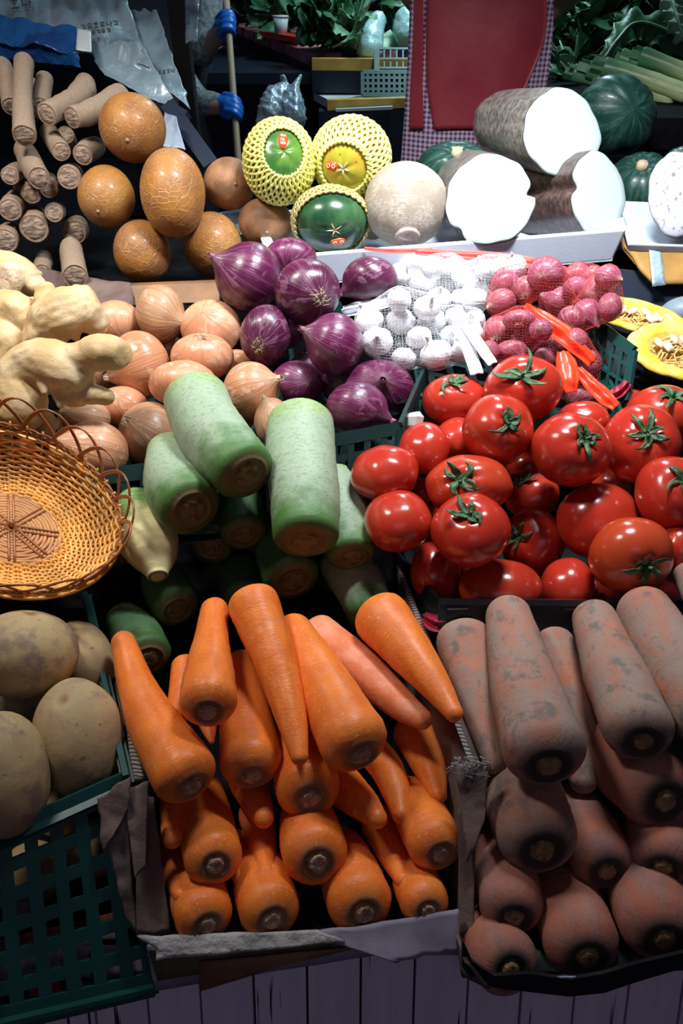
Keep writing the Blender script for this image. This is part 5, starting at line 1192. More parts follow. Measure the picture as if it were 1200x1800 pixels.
o = sheet_part('grey_lid', [W(1160, 540, 1.14), W(1290, 540, 1.14), W(1290, 600, 1.12), W(1160, 580, 1.12)], M['grey_panel'], None, .01, 4, 4, 0, 1, 0)
bpy.data.objects.remove(o, do_unlink=True)
b_ = Blob(W(1198, 548, 1.13), .040, .026, 0, (0, -.5, -.8), r_lump(2, .03)); tag(b_.body('wrapped_melon', M['grey_panel'], None, 20, 28, W(1205, 552, 1.13)), 'rounded grey wrapped item at the right edge above the cut pumpkins', 'melon')
bt = empty('black_tray', W(1130, 530, 1.15), 'black plastic tray behind the cut pumpkins', 'tray')
sheet_part('back_wall', [W(1060, 470, 1.19), W(1330, 500, 1.19), W(1330, 560, 1.19), W(1060, 540, 1.19)], M['dark_crate'], bt, .005, 1, 1, 0, 0, 0, smooth=False)
sheet_part('base', [W(1060, 660, 1.0), W(1330, 690, 1.0), W(1330, 560, 1.19), W(1060, 540, 1.19)], M['dark_crate'], bt, .005, 1, 1, 0, 0, 0, smooth=False)

# ------------------------------------------------------------------ net bags, ribbons
def net_bag(label, sel, mat, voxel, inflate=.0035, wire=.00028, cat='net bag', group=None):
    parts = []
    for it in ITEMS:
        if sel(it):
            P, R = it.nodes(); p = np.array([0, 0, H]) + cam2w(P[0]); parts.append(([p + [0, 0, .0005], p - [0, 0, .0005]], [R[0] + inflate] * 2))
    pts = np.array([p[0][0] for p in parts])
    for i in range(len(pts)):
        d = np.linalg.norm(pts - pts[i], axis=1)
        for j in np.argsort(d)[1:4]:
            if d[j] < .085: parts.append(([pts[i], (pts[i] + pts[j]) / 2, pts[j]], [parts[i][1][0], (parts[i][1][0] + parts[j][1][0]) / 2 * .96, parts[j][1][0]]))
    loc = pts.mean(0); o = remeshed('net_bag', parts, voxel, mat, None, loc, 10, 0, 1)
    wf = o.modifiers.new('w', 'WIREFRAME'); wf.thickness = wire * 2; wf.use_replace = True; wf.use_even_offset = False
    tag(o, label, cat, group); return o
net_bag('white net bag around the front heap of garlic', lambda i: i.kind == 'garlic' and i.kw['bag'] == 'front', M['white_net'], .0046, .003, .00014)
net_bag('white net bag around the back heap of garlic by the foam tray', lambda i: i.kind == 'garlic' and i.kw['bag'] == 'back', M['white_net'], .0046, .003, .00014)
net_bag('red net bag around the back heap of shallots', lambda i: i.kind == 'shallot' and i.kw['bag'] == 'back', M['red_net'], .0046, .0015, .00016)
net_bag('red net bag around the front heap of shallots', lambda i: i.kind == 'shallot' and i.kw['bag'] == 'front', M['red_net'], .0046, .0015, .00016)
def ribbon(name, label, pts, mat, cat='ribbon', fold=.3, group=None, th=.0012):
    """gathered band: pts (px, py, Z, half width px)"""
    S = cr_spline([[*W(x, y, Z), w_ * Z / FPX] for x, y, Z, w_ in pts], 40); X = S[:, :3]; T = np.gradient(X, axis=0); T /= np.linalg.norm(T, axis=1)[:, None]
    n = 11; V = []; c0 = X.mean(0)
    for side in (0, 1):
        for i in range(40):
            sd = np.cross(T[i], -CF); sd /= np.linalg.norm(sd); nr = np.cross(sd, T[i])
            if nr @ CF > 0: nr = -nr
            for j in range(n):
                q = j / (n - 1) * 2 - 1; V.append(X[i] + sd * q * S[i, 3] + nr * (S[i, 3] * fold * (math.cos(q * 5 + 1) + .3 * math.sin(i * .5 + q * 3)) * .5 + th * side) - c0)
    k = 40 * n; F_ = [tuple(f) for f in gridf(40, n, 0, False)] + [tuple(f) for f in gridf(40, n, k, False, True)]
    for i in range(39):
        for j in (0, n - 1): a = i * n + j; F_.append((a, a + n, k + a + n, k + a))
    for j in range(n - 1):
        for i in (0, 39): a = i * n + j; F_.append((a, a + 1, k + a + 1, k + a))
    o = mesh(name, V, F_, mat, None, None, True, c0); return tag(o, label, cat, group)
ribbon('net_tie', 'long red gathered tie running from the back shallots to the crate wall', [(924, 536, .985, 7), (945, 555, .965, 14), (985, 585, .955, 19), (1010, 608, .95, 15), (1042, 638, .95, 11)], M['red_ribbon'], 'net tie', .5)
ribbon('net_tie', 'short wide red tie tail hanging behind the topmost tomato', [(988, 618, .945, 10), (995, 640, .935, 19), (1000, 665, .925, 18), (1003, 690, .925, 10)], M['red_ribbon'], 'net tie', .3)
ribbon('net_tie', 'red tie strip running down to the tomatoes at the right', [(1014, 648, .945, 9), (1035, 672, .935, 13), (1062, 698, .925, 15), (1082, 716, .92, 9)], M['red_ribbon'], 'net tie', .5)
ribbon('net_strip', 'crimson net strip by the crate wall above the right-hand tomatoes', [(1060, 700, .95, 6), (1085, 690, .945, 10), (1104, 672, .94, 7)], M['crimson_net'], 'net', .8)
ribbon('net_strip', 'dark crimson net tuft between the cardboard edge and the pale muddy carrot', [(745, 1083, .80, 8), (768, 1095, .775, 15), (800, 1088, .79, 12), (828, 1082, .82, 4)], M['crimson_net'], 'net', .8)
ribbon('bag_tie', 'flat white strap hanging from the garlic bag, left one', [(808, 568, .955, 6), (816, 596, .94, 11), (828, 628, .925, 12), (838, 658, .915, 12)], M['white_ribbon'], 'strap', .35)
ribbon('bag_tie', 'flat white strap hanging from the garlic bag, right one', [(812, 566, .950, 6), (832, 592, .935, 10), (850, 618, .92, 10), (866, 640, .91, 9)], M['white_ribbon'], 'strap', .35)
ribbon('bag_tie', 'twisted white end of a garlic bag beside the red onions', [(602, 548, 1.04, 10), (630, 542, 1.03, 13), (668, 535, 1.02, 10), (690, 530, 1.02, 7)], M['white_ribbon'], 'strap', .9)
ribbon('red_mesh', 'red mesh sheet with a printed edge lying along the foam tray', [(730, 443, 1.115, 4), (790, 446, 1.11, 8), (870, 452, 1.10, 9), (940, 462, 1.09, 9), (1000, 476, 1.09, 5)], M['red_net'], 'net', .4)
ribbon('red_mesh', 'thin red mesh edge in front of the beige tuber', [(640, 437, 1.13, 3), (690, 441, 1.125, 4), (760, 440, 1.12, 4)], M['red_net'], 'net', .4)
# clear crumpled cup between red onions and tomatoes
lp_ = MB(); cc_ = W(727, 740, .90); rs = random.Random(2)
lp_.tube([cc_ + cam2w([0, -.010, 0]), cc_ + cam2w([.001, -.004, 0]), cc_ + cam2w([0, .006, 0]), cc_ + cam2w([.002, .012, 0])], [.008, .0125, .011, .006], 7)
tag(lp_.build('plastic_scrap', M['clear_cup'], None, False, cc_), 'crumpled clear plastic scrap between the red onions and the tomatoes', 'plastic scrap')

# ------------------------------------------------------------------ setting: boards, shelves, ground
def struct(o): o['kind'] = 'structure'; return o
mb = MB(); rs = random.Random(8)
A0, A1 = W(600, 1690, .645), W(600, 1690, .645) + np.array([0, -.28, -.72])
dn = A1 - A0; dn /= np.linalg.norm(dn); nb = np.cross([1, 0, 0], dn)
if nb[1] > 0: nb = -nb
x = -1.2
while x < 1.2:
    wd = .0468; p = np.array([x + wd / 2, A0[1], A0[2]]) - dn * .012 + nb * rs.uniform(-.0008, .0008); mb.bar(p, p + dn * .80, wd - .0022, .010, nb); x += wd
struct(mb.build('wall_front', M['boards']))
mb = MB(); p0 = np.array([-1.2, A0[1], A0[2]]) - dn * .01 - nb * .012; p1 = p0 + [2.4, 0, 0]; sheetq(mb, p0, p1, p1 + dn * .78, p0 + dn * .78, .004); struct(mb.build('trim_1', M['dark_gap']))
for i, (y0, y1, z) in enumerate(((.29, .66, H - .735), (.66, .90, H - .665), (.90, 1.20, H - .575), (1.20, 1.72, H - .435))):
    mb = MB(); mb.box((-1.2, y0, z - .02), (1.2, y1, z)); mb.box((-1.2, y1 - .02, z - .02), (1.2, y1, z + .13 if i < 3 else z)); struct(mb.build('trim_%d' % (i + 2), M['dark_shelf']))
mb = MB(); mb.box((-4, -1.5, -.05), (4, 8, 0)); struct(mb.build('floor', M['ground_concrete']))
mb = MB(); mb.box((-4, 7.6, 0), (4, 7.7, 3.2)); struct(mb.build('wall_back', M['market_dark']))

# ------------------------------------------------------------------ background: left sheets and posts
def thing_sheet(name, label, cat, pts, mat, amp=.02, seed=0, th=.002, nu=40, nv=30, group=None):
    return tag(sheet_part(name, pts, mat, None, th, nu, nv, amp, seed, .015), label, cat, group)
ws = empty('white_sack', W(120, 60, 1.50), 'crumpled white printed sack draped behind the yam roots', 'sack')
sheet_part('front_fold', [W(-40, -20, 1.60), W(215, -30, 1.60), W(262, 120, 1.45), W(-40, 45, 1.50)], M['white_sack'], ws, .003, 50, 30, .013, 51, .01)
sheet_part('hanging_fold', [W(195, 20, 1.62), W(275, 15, 1.56), W(335, 190, 1.50), W(160, 95, 1.46)], M['white_sack'], ws, .003, 40, 40, .016, 52, .02)
sheet_part('lower_fold', [W(150, 70, 1.47), W(250, 80, 1.45), W(320, 200, 1.46), W(175, 125, 1.44)], M['white_sack'], ws, .003, 40, 30, .012, 53, .03)
def glyph(mb, c, u, v, n, wd, code, s_):
    for (a, b, c2, d) in code: mb.bar(c + u * a * s_ + v * b * s_, c + u * c2 * s_ + v * d * s_, wd, .0008, n)
rs = random.Random(12)
HG = [[(0, 0, .8, 0), (.4, 0, .4, .5), (0, .5, .8, .5), (.1, .75, .1, 1), (.1, 1, .8, 1)], [(0, 0, 0, .6), (0, .6, .5, .6), (.8, 0, .8, 1), (.8, .4, 1, .4)], [(.1, 0, .7, 0), (.1, 0, .1, .5), (.1, .5, .7, .5), (.7, 0, .7, .5), (0, .8, .9, .8)],
      [(0, .1, .5, .1), (.5, .1, .5, .5), (.8, 0, .8, .6), (.2, .75, .8, .75), (.8, .75, .8, 1)], [(0, 0, .8, 0), (.4, -.1, .4, .1), (.1, .25, .7, .25), (.4, .25, .4, .55), (0, .8, .8, .8)]]
for (x0, y0, n_, s_, zz) in ((142, 44, 6, 9, 1.435), (152, 55, 5, 7, 1.432), (18, 2, 2, 16, 1.52), (278, 125, 4, 6, 1.41)):
    mb = MB(); u = cam2w([1, -.14, 0]); v = cam2w([.14, 1, 0]); k = zz / FPX
    for q in range(n_): glyph(mb, W(x0 + q * s_ * 1.25, y0 - q * s_ * .16, zz) - np.array(tuple(ws.location)), u, v, -CF, 1.8 * k, HG[rs.randrange(5)], s_ * k)
    mb.build('printed_lettering', M['sack_ink'], ws)
bs_ = empty('blue_sack', W(80, 75, 1.45), 'bright blue plastic sack with a white band behind the yam roots', 'sack')
sheet_part('body', [W(-40, 25, 1.47), W(138, 52, 1.43), W(135, 95, 1.40), W(-40, 70, 1.44)], M['blue_sack'], bs_, .004, 40, 16, .010, 54, .01)
sheet_part('white_band', [W(136, 52, 1.425), W(160, 56, 1.425), W(161, 92, 1.40), W(134, 88, 1.40)], M['white_tray'], bs_, .003, 6, 10, .002, 55, .01)
sheet_part('shaded_underside', [W(-40, 66, 1.45), W(135, 92, 1.40), W(142, 118, 1.42), W(-40, 100, 1.48)], M['blue_sack'], bs_, .003, 30, 12, .008, 56, .02)
def box_thing(name, label, cat, q, depth, mat, group=None, smooth=False, bev=0):
    """solid with the seen face q (4 world corners) and real depth away from the viewer (horizontal)"""
    q = [np.asarray(p) for p in q]; c0 = np.mean(q, axis=0); d = np.array([0, depth, 0]); mb = MB(); mb.hexa([p - c0 for p in q], [p - c0 + d for p in q]); o = mb.build(name, mat, None, smooth); o.location = tuple(c0)
    if bev: bv = o.modifiers.new('b', 'BEVEL'); bv.width = bev; bv.segments = 2
    return tag(o, label, cat, group)
wl = MB(); a = W(205, -60, 2.2); wl.box((a[0], a[1], .3), (W(300, 0, 2.2)[0], a[1] + .03, 1.75)); pn = wl.build('cabinet_panel', M['grey_panel']); tag(pn, 'pale grey metal cabinet panels standing behind the white sack', 'cabinet')
a = W(222, 0, 2.17); mb = MB(); mb.box((a[0], a[1] - .002, .35), (a[0] + .006, a[1] + .004, 1.74)); 
sm = mb.build('panel_seam', M['black_post'], None); bpy.data.objects.remove(sm, do_unlink=True)
a, b = W(300, 60, 2.0), W(330, 60, 2.0); mb = MB(); mb.box((a[0], a[1], 0), (b[0], a[1] + .05, 1.75)); tag(mb.build('black_post', M['black_post']), 'black square post right of the grey cabinet', 'post')
thing_sheet('plastic_sheet', 'thin clear plastic sheet hanging right of the black post', 'plastic sheet', [W(324, -60, 1.9), W(352, -60, 1.9), W(347, 74, 1.9), W(326, 78, 1.9)], M['clear_bag'], .008, 61, .001, 10, 30)
mb = MB(); mb.bar(W(296, 186, 1.45), W(372, 292, 1.42), .030, .02, -CF); mb.bar(W(296, 186, 1.45), W(330, 205, 1.44), .012, .02, -CF); tag(mb.build('folded_frame', M['navy_plastic'], None, False, W(335, 240, 1.44)), 'dark navy folded frame leaning behind the brown cucumbers', 'frame')
thing_sheet('plastic_wrap', 'pale blue plastic film poking out between the brown cucumbers', 'plastic film', [W(288, 195, 1.40), W(310, 205, 1.38), W(325, 262, 1.36), W(285, 258, 1.36)], M['pale_blue_sheet'], .006, 62, .0015, 14, 16)
thing_sheet('plastic_wrap', 'pale blue film under the small brown cucumbers', 'plastic film', [W(385, 372, 1.30), W(430, 368, 1.30), W(430, 412, 1.24), W(395, 412, 1.24)], M['pale_blue_sheet'], .005, 63, .0015, 14, 16)
thing_sheet('newspaper', 'crumpled grey wrapping strip behind the yellow onions', 'wrapping paper', [W(60, 470, 1.20), W(230, 500, 1.17), W(235, 540, 1.14), W(60, 540, 1.14)], M['cardboard'], .004, 64, .002, 20, 8)
o = box_thing('wooden_board', 'brown wooden edge board between the cucumbers and the onions', 'board', [W(225, 502, 1.165), W(385, 496, 1.165), W(385, 530, 1.155), W(225, 536, 1.155)], .012, M['dim_wood'])

# ------------------------------------------------------------------ people
def skin_body(name, chains, mat, parent, loc, voxel=.012, it=8): return remeshed(name, chains, voxel, mat, parent, loc, it, 0)
P3 = lambda *a: np.array(a, float)
def vendor():
    Y = 2.15; X = W(850, 100, 1.8)[0]; r = empty('person', (X, Y, 0), 'person in a maroon apron over a gingham smock, standing behind the white cut roots', 'person'); c = P3(X, Y, 0)
    skin_body('body', [([c + [-.09, 0, .06], c + [-.09, 0, .45], c + [-.08, 0, .82]], [.05, .06, .09]), ([c + [.09, 0, .06], c + [.09, 0, .45], c + [.08, 0, .82]], [.05, .06, .09]),
        ([c + [0, .0, .84], c + [0, 0, 1.0], c + [0, 0, 1.15], c + [0, 0, 1.30]], [.13, .12, .13, .12]), ([c + [0, 0, 1.3], c + [0, -.01, 1.42]], [.09, .05]), ([c + [0, -.01, 1.50], c + [0, -.02, 1.58]], [.088, .08]),
        ([c + [-.12, 0, 1.33], c + [-.20, .02, 1.42], c + [-.10, -.14, 1.43]], [.05, .043, .034]), ([c + [.12, 0, 1.33], c + [.22, 0, 1.40], c + [.20, -.14, 1.41]], [.05, .043, .034]),
        ([c + [-.09, .03, .04], c + [-.09, -.10, .035]], [.045, .035]), ([c + [.09, .03, .04], c + [.09, -.10, .035]], [.045, .035])], M['skin_tone'], r, c)
    # hands with separate fingers, folded at chest height above the frame and at the hip
    for sx, w0, d in ((1, c + [.20, -.14, 1.41], P3(-.9, -.3, .1)), (-1, c + [-.10, -.14, 1.43], P3(.9, -.3, .1))):
        d = d / np.linalg.norm(d); s_ = np.cross(d, [0, 0, 1]); s_ /= np.linalg.norm(s_); u = np.cross(s_, d)
        ch = [([w0, w0 + d * .04, w0 + d * .08], [.026, .034, .03])]
        for q in range(4):
            b0 = w0 + d * .08 + s_ * (q - 1.5) * .018; L = (.060, .072, .068, .052)[q]; ch.append(([b0 - d * .03, b0, b0 + d * L * .5 - u * .006, b0 + d * L - u * .026], [.009, .0088, .0082, .007]))
        ch.append(([w0 + d * .02 + s_ * .02, w0 + d * .045 + s_ * .045, w0 + d * .075 + s_ * .055], [.012, .011, .009]))
        remeshed('hand', ch, .004, M['skin_tone'], r, c, 3, 0)
    # smock: flared skirt and bodice
    an = np.linspace(0, 2 * PI, 72, endpoint=False); V = []; rows = [(1.38, .135, .10), (1.30, .160, .115), (1.15, .158, .120), (1.02, .155, .125), (.92, .175, .14), (.75, .205, .165), (.55, .225, .18), (.40, .23, .185)]
    for z, a, b in rows:
        for q in an: f = 1 + (.03 if z < 1 else .008) * math.sin(11 * q) * (1.4 - z); V.append(P3(a * f * math.cos(q), b * f * math.sin(q), z))
    o = mesh('gingham_smock', V, gridf(len(rows), 72), M['gingham'], r); sd = o.modifiers.new('s', 'SOLIDIFY'); sd.thickness = .004
    # head: face and hair
    hd = c + [0, -.015, 1.535]; mb = MB()
    for sx in (-1, 1): mb.tube([hd + [sx * .03, -.078, .005] - c, hd + [sx * .03, -.088, .005] - c], [.009, .004], 10)
    mb.build('eyes', M['dark_hair'], r, True)
    mb = MB(); mb.tube([hd + [0, -.080, .0] - c, hd + [0, -.102, -.022] - c, hd + [0, -.085, -.030] - c], [.007, .012, .008], 8); mb.build('nose', M['skin_tone'], r, True)
    mb = MB(); mb.tube([hd + [-.022, -.078, -.052] - c, hd + [0, -.086, -.054] - c, hd + [.022, -.078, -.052] - c], [.003, .006, .003], 8); mb.build('mouth', M['label_red'], r, True)
    hb = Blob(hd + [0, .02, .03], .098, .098, 0, (0, 0, -1), r_lump(3, .03), .10); hb.body('hair', M['dark_hair'], r, 20, 24).location = tuple(hd + [0, .03, .035] - c)
    # apron panels traced at the wearer's front, with drape
    ap = empty('apron', (0, 0, 0), None, None); ap.parent = r
    def panel(name, outline_l, outline_r, y0, mat, amp, par, seed, off=0):
        n = 44; m_ = 30; V = []; nz = vnoise(seed, 8)
        for side in (0, 1):
            for i in range(n):
                s_ = i / (n - 1); L = cr_spline(outline_l, 60)[int(s_ * 59)]; R_ = cr_spline(outline_r, 60)[int(s_ * 59)]
                for j in range(m_):
                    t_ = j / (m_ - 1); px = L[0] * (1 - t_) + R_[0] * t_; py = L[1] * (1 - t_) + R_[1] * t_
                    # point on the smock's front surface along this direction
                    Zd = 1.8
                    for _ in range(3):
                        p = W(px, py, Zd); dx = p[0] - X; tgt = Y - .150 * math.sqrt(max(.0, 1 - (dx / .25) ** 2)) - .012 + off; Zd *= tgt / p[1]
                    p = W(px, py, Zd); z = p[2]
                    fold = amp * (.6 * math.sin(dx * 42 + 3 * z) * max(0, 1.32 - z) * 3 + nz(np.array([[dx * 12, z * 5, seed]]))[0]) 
                    V.append(p + P3(0, fold - .003 * side - .006, 0) - c)
        k = n * m_; F_ = gridf(n, m_, 0, False) + gridf(n, m_, k, False, True)
        for i in range(n - 1):
            for j in (0, m_ - 1): a = i * m_ + j; F_.append((a, a + m_, k + a + m_, k + a))
        for j in range(m_ - 1):
            for i in (0, n - 1): a = i * m_ + j; F_.append((a, a + 1, k + a + 1, k + a))
        return mesh(name, V, F_, mat, par)
    panel('apron_skirt', [(722, -60), (716, 100), (708, 230), (700, 330)], [(972, -60), (968, 80), (952, 190), (930, 330)], 0, M['gingham'], .006, ap, 5)
    panel('apron_front', [(752, -60), (748, 60), (750, 150), (762, 226)], [(958, -60), (956, 60), (928, 140), (886, 226)], 0, M['apron'], .008, ap, 6, -.012)
    panel('apron_side_strip', [(728, -60), (726, 60), (721, 150), (719, 226)], [(743, -60), (743, 60), (742, 150), (744, 226)], 0, M['apron'], .003, ap, 7, -.010)
vendor()
def sweeper():
    # bent forward worker at the left, seen in part behind the hanging plastic sheet
    gz = 2.75; g1, g2 = W(401, 44, gz), W(412, 192, gz - .05); c = W(330, 120, 2.95); base = P3(c[0], c[1], 0)
    r = empty('person', base, 'person in dark clothes and blue gloves gripping a broom handle behind the hanging sheet', 'person')
    hip = P3(c[0] - .12, c[1] + .12, .88); ch = P3(c[0] - .02, c[1] + .02, 1.28); el1 = W(352, 92, 2.85); sh1 = ch + [.12, -.02, .03]; el2 = W(338, 168, 2.72); sh2 = ch + [-.10, -.1, -.02]
    skin_body('body', [([hip + [-.08, 0, -.82], hip + [-.09, .0, -.42], hip + [-.06, 0, 0]], [.05, .06, .095]), ([hip + [.10, .0, -.82], hip + [.10, 0, -.42], hip + [.06, 0, 0]], [.05, .06, .095]),
        ([hip, (hip + ch) / 2, ch], [.14, .135, .13]), ([ch, ch + [.03, -.05, .15]], [.08, .05]), ([ch + [.04, -.07, .20], ch + [.05, -.09, .27]], [.082, .078]),
        ([sh1, el1, W(392, 50, gz)], [.05, .042, .028]), ([sh2, el2, W(402, 188, gz - .05)], [.05, .042, .028]),
        ([hip + [-.08, .02, -.84], hip + [-.08, -.14, -.85]], [.045, .035]), ([hip + [.10, .02, -.84], hip + [.10, -.14, -.85]], [.045, .035])], M['skin_tone'], r, base)
    skin_body('dark_clothes', [([hip + [-.08, 0, -.74], hip + [-.09, .0, -.42], hip + [-.06, 0, 0]], [.065, .075, .11]), ([hip + [.10, .0, -.74], hip + [.10, 0, -.42], hip + [.06, 0, 0]], [.065, .075, .11]), ([hip, (hip + ch) / 2, ch], [.155, .15, .145]), ([ch, ch + [.02, -.03, .08]], [.10, .07])], M['dark_cloth'], r, base)
    skin_body('sleeve', [([sh1, el1, el1 * .6 + W(392, 50, gz) * .4], [.062, .052, .040])], M['grey_sleeve'], r, base, .008)
    skin_body('sleeve', [([sh2, el2, el2 * .35 + W(402, 188, gz - .05) * .65], [.062, .052, .036])], M['grey_sleeve'], r, base, .008)
    hc = ch + [.045, -.06, .25]; hb = Blob(hc, .095, .098, 0, (0, 0, -1), r_lump(9, .03), .10); hb.body('hair', M['dark_hair'], r, 20, 24).location = tuple(hc - base)
    hx = g2 - g1; hx /= np.linalg.norm(hx)
    for g, el, sg in ((g1, el1, 1), (g2, el2, -1)):
        d = g - el; d = d / np.linalg.norm(d); s_ = hx; w0 = g - d * .055; out = np.cross(d, s_); out /= np.linalg.norm(out)
        if out @ CF > 0: out = -out
        chn = [([w0 - d * .045, w0, w0 + d * .03], [.033, .033, .040])]
        for q in range(4):
            b0 = w0 + d * .035 + s_ * (q - 1.5) * .021; k = (.95, 1.05, 1, .85)[q]
            chn.append(([b0 - d * .01 + out * .022, b0 + d * .026 * k + out * .024, b0 + d * .045 * k + out * .004, b0 + d * .028 * k - out * .018, b0 + d * .002 - out * .014], [.0125, .012, .0115, .011, .010]))
        chn.append(([w0 + d * .0 - s_ * .03 * sg, w0 + d * .03 - s_ * .045 * sg + out * .01, w0 + d * .05 - s_ * .035 * sg + out * .02], [.014, .013, .011]))
        remeshed('glove', chn, .004, M['blue_glove'], r, base, 3, 0)
    bt_ = W(430, 292, gz - .10); tp = g1 - hx * .10; mb = MB(); end = tp + hx * (tp[2] / -hx[2]) * .96
    mb.tube([tp, g1, g2, end], .0125, 10); br = empty('broom', end, 'wooden broom handle held in the blue gloves', 'broom'); o = mb.build('handle', M['wood_handle'], br, True); o.data.transform(Matrix.Translation(-Vector(br.location)))
    mb = MB(); rs = random.Random(3)
    for k in range(60): a = rs.uniform(-.12, .12); mb.tube([P3(a * .7, rs.uniform(-.02, .02), .02), P3(a, rs.uniform(-.03, .03), -end[2] + .005)], .0025, 4)
    mb.build('bristles', M['wood_handle'], br)
sweeper()

# ------------------------------------------------------------------ opposite stall
SZ = 3.0
def ledge(name, label, cat, q, depth, mat, group=None): return box_thing(name, label, cat, q, depth, mat, group)
# stacked dark crates, running towards the back left
cc_ = [('upper', .0)]
def xbox(name, label, cat, pl, pr_, ptop, pbot, Zl, Zr, depth, mat, group=None, back=None):
    q = [W(pl, ptop[0], Zl), W(pr_, ptop[1], Zr), W(pr_, pbot[1], Zr), W(pl, pbot[0], Zl)]; q[3][0] = q[0][0]; q[3][1] = q[0][1]; q[2][0] = q[1][0]; q[2][1] = q[1][1]
    return box_thing(name, label, cat, q, depth, mat, group)
xbox('stall_crate', 'dark crate under the amber ledge of the opposite stall, front face', 'crate', 548, 760, (124, 127), (166, 170), 2.9, 2.9, .5, M['dark_crate'], 'dark crates of the opposite stall')
xbox('wooden_ledge', 'upper amber ledge with a shiny top edge below the greens', 'ledge', 548, 760, (103, 104), (125, 127), 2.88, 2.88, .05, M['wood_ledge'])
xbox('wooden_ledge', 'lower amber and white ledge under the dark crate', 'ledge', 575, 760, (176, 171), (196, 190), 2.82, 2.82, .05, M['wood_ledge'])
xbox('white_strip', 'white strip along the foot of the lower ledge', 'strip', 590, 690, (192, 187), (197, 193), 2.81, 2.81, .02, M['white_tray'])
xbox('stall_counter', 'dark counter front of the opposite stall below the ledges', 'counter', 560, 760, (196, 192), (560, 560), 2.84, 2.84, .5, M['dark_crate'])
def side_box(name, label, cat, a, b, mat, hgt, th=.03, group=None):
    a, b = np.asarray(a), np.asarray(b); mb = MB(); c0 = (a + b) / 2; d = np.array([.35, .35, 0])
    mb.hexa([a - c0, b - c0, b - c0 - [0, 0, hgt], a - c0 - [0, 0, hgt]], [a - c0 + d, b - c0 + d, b - c0 + d - [0, 0, hgt], a - c0 + d - [0, 0, hgt]]); o = mb.build(name, mat); o.location = tuple(c0); return tag(o, label, cat, group)
side_box('side_board', 'red and white trimmed board running back along the opposite stall', 'board', W(408, 42, 4.3), W(552, 96, 2.95), M['red_panel'], .045)
side_box('side_crate', 'long dark crate side below the red trimmed board', 'crate', W(400, 55, 4.35), W(549, 118, 2.97), M['dark_crate'], .12)
side_box('lower_board', 'lower grey and red board running back to the left', 'board', W(370, 82, 4.3), W(500, 135, 3.1), M['red_panel'], .07)
side_box('lower_crate', 'dark crate row under the lower board', 'crate', W(362, 105, 4.3), W(520, 172, 3.0), M['dark_crate'], .5)
side_box('tray_corner', 'white tray edge with a red corner beside the lower ledge', 'tray', W(528, 150, 3.2), W(578, 176, 2.83), M['white_tray'], .03)
lt = MB(); lattice(lt, W(637, 127, 2.86), W(730, 127, 2.86), W(730, 167, 2.86), W(637, 167, 2.86), 10, 4, .006, .010, 1.4); lt.bar(W(662, 88, 2.87), W(662, 127, 2.86), .02, .01, -CF); lattice(lt, W(664, 86, 2.9), W(730, 86, 2.9), W(730, 120, 2.88), W(664, 120, 2.88), 6, 2, .005, .006, 1.2)
tag(lt.build('lattice_basket', M['green_plastic'], None, False, W(685, 130, 2.86)), 'green lattice basket at the edge of the opposite stall, left of the apron', 'basket')
# things on it
def frustum(name, label, cat, x, y, rt, rb, h, Z, mat):
    k = Z / FPX; c = W(x, y, Z); mb = MB(); mb.tube([P3(0, 0, 0), P3(0, 0, h * k), P3(0, 0, h * k + .002), P3(0, 0, h * k - .01), P3(0, 0, .01)], np.array([rb, rt, rt * .9, rt * .85, rb * .8]) * k, 20); mb.tube([P3(0, 0, h * k - .004), P3(0, 0, h * k + .003)], rt * k * 1.06, 20)
    return tag(mb.build(name, mat, None, True, None), label, cat), c
o, c = frustum('paper_cup', 'small white cup standing on the red tray', 'cup', 494, 62, 14, 10, 28, 3.3, M['cup_white']); o.location = tuple(c)
xbox('red_tray', 'bright red tray under the white cup', 'tray', 456, 524, (54, 66), (66, 76), 3.35, 3.2, .25, M['red_tray'])
def wrapped(name, label, cat, pts, rs_, Z, mat, seed):
    ch = [([W(x, y, Z) for x, y in pts], [q * Z / FPX for q in rs_])]; loc = np.mean(ch[0][0], axis=0); return tag(remeshed(name, ch, .008, mat, None, loc, 3, .004, seed), label, cat)
wrapped('wrapped_cabbage', 'tall pale wrapped napa cabbage leaning at the opposite stall', 'cabbage', [(664, 36), (654, 60), (650, 88)], [15, 22, 24], 2.95, M['wrapped_white'], 3)
wrapped('wrapped_cabbage', 'round pale wrapped cabbage partly behind the apron', 'cabbage', [(716, 40), (715, 58)], [26, 24], 2.95, M['wrapped_white'], 4)
wrapped('cabbage_half', 'small cut pale green cabbage beside the leafy greens', 'cabbage', [(533, 52), (531, 68)], [12, 13], 3.1, M['leaf_pale'], 5)
def leaf(mb, base, d, L, wd, rs, curl=.5):
    d = d / np.linalg.norm(d); sd = np.cross(d, [rs.uniform(-1, 1), rs.uniform(-1, 1), rs.uniform(-1, 1)]); sd /= np.linalg.norm(sd); nr = np.cross(sd, d); ph = rs.uniform(0, 6); V = []; n = 10
    for side in (0, 1):
        for i in range(n):
            s_ = i / (n - 1); c = base + d * L * s_ + nr * L * curl * s_ * s_ * .6; w_ = wd * (math.sin(PI * min(1, s_ * .93 + .07)) ** .7) * (.25 + .9 * s_)
            for q in (-1, -.5, 0, .5, 1): V.append(c + sd * w_ * q * (1 + .12 * math.sin(s_ * 25 + ph)) + nr * (w_ * .35 * abs(q) + w_ * .22 * abs(q) * math.sin(s_ * 19 + q * 3 + ph) + .0015 * side))
    k = n * 5; F_ = gridf(n, 5, 0, False) + gridf(n, 5, k, False, True)
    for i in range(n - 1):
        for j in (0, 4): a = i * 5 + j; F_.append((a, a + 5, k + a + 5, k + a))
    mb.add(V, F_)
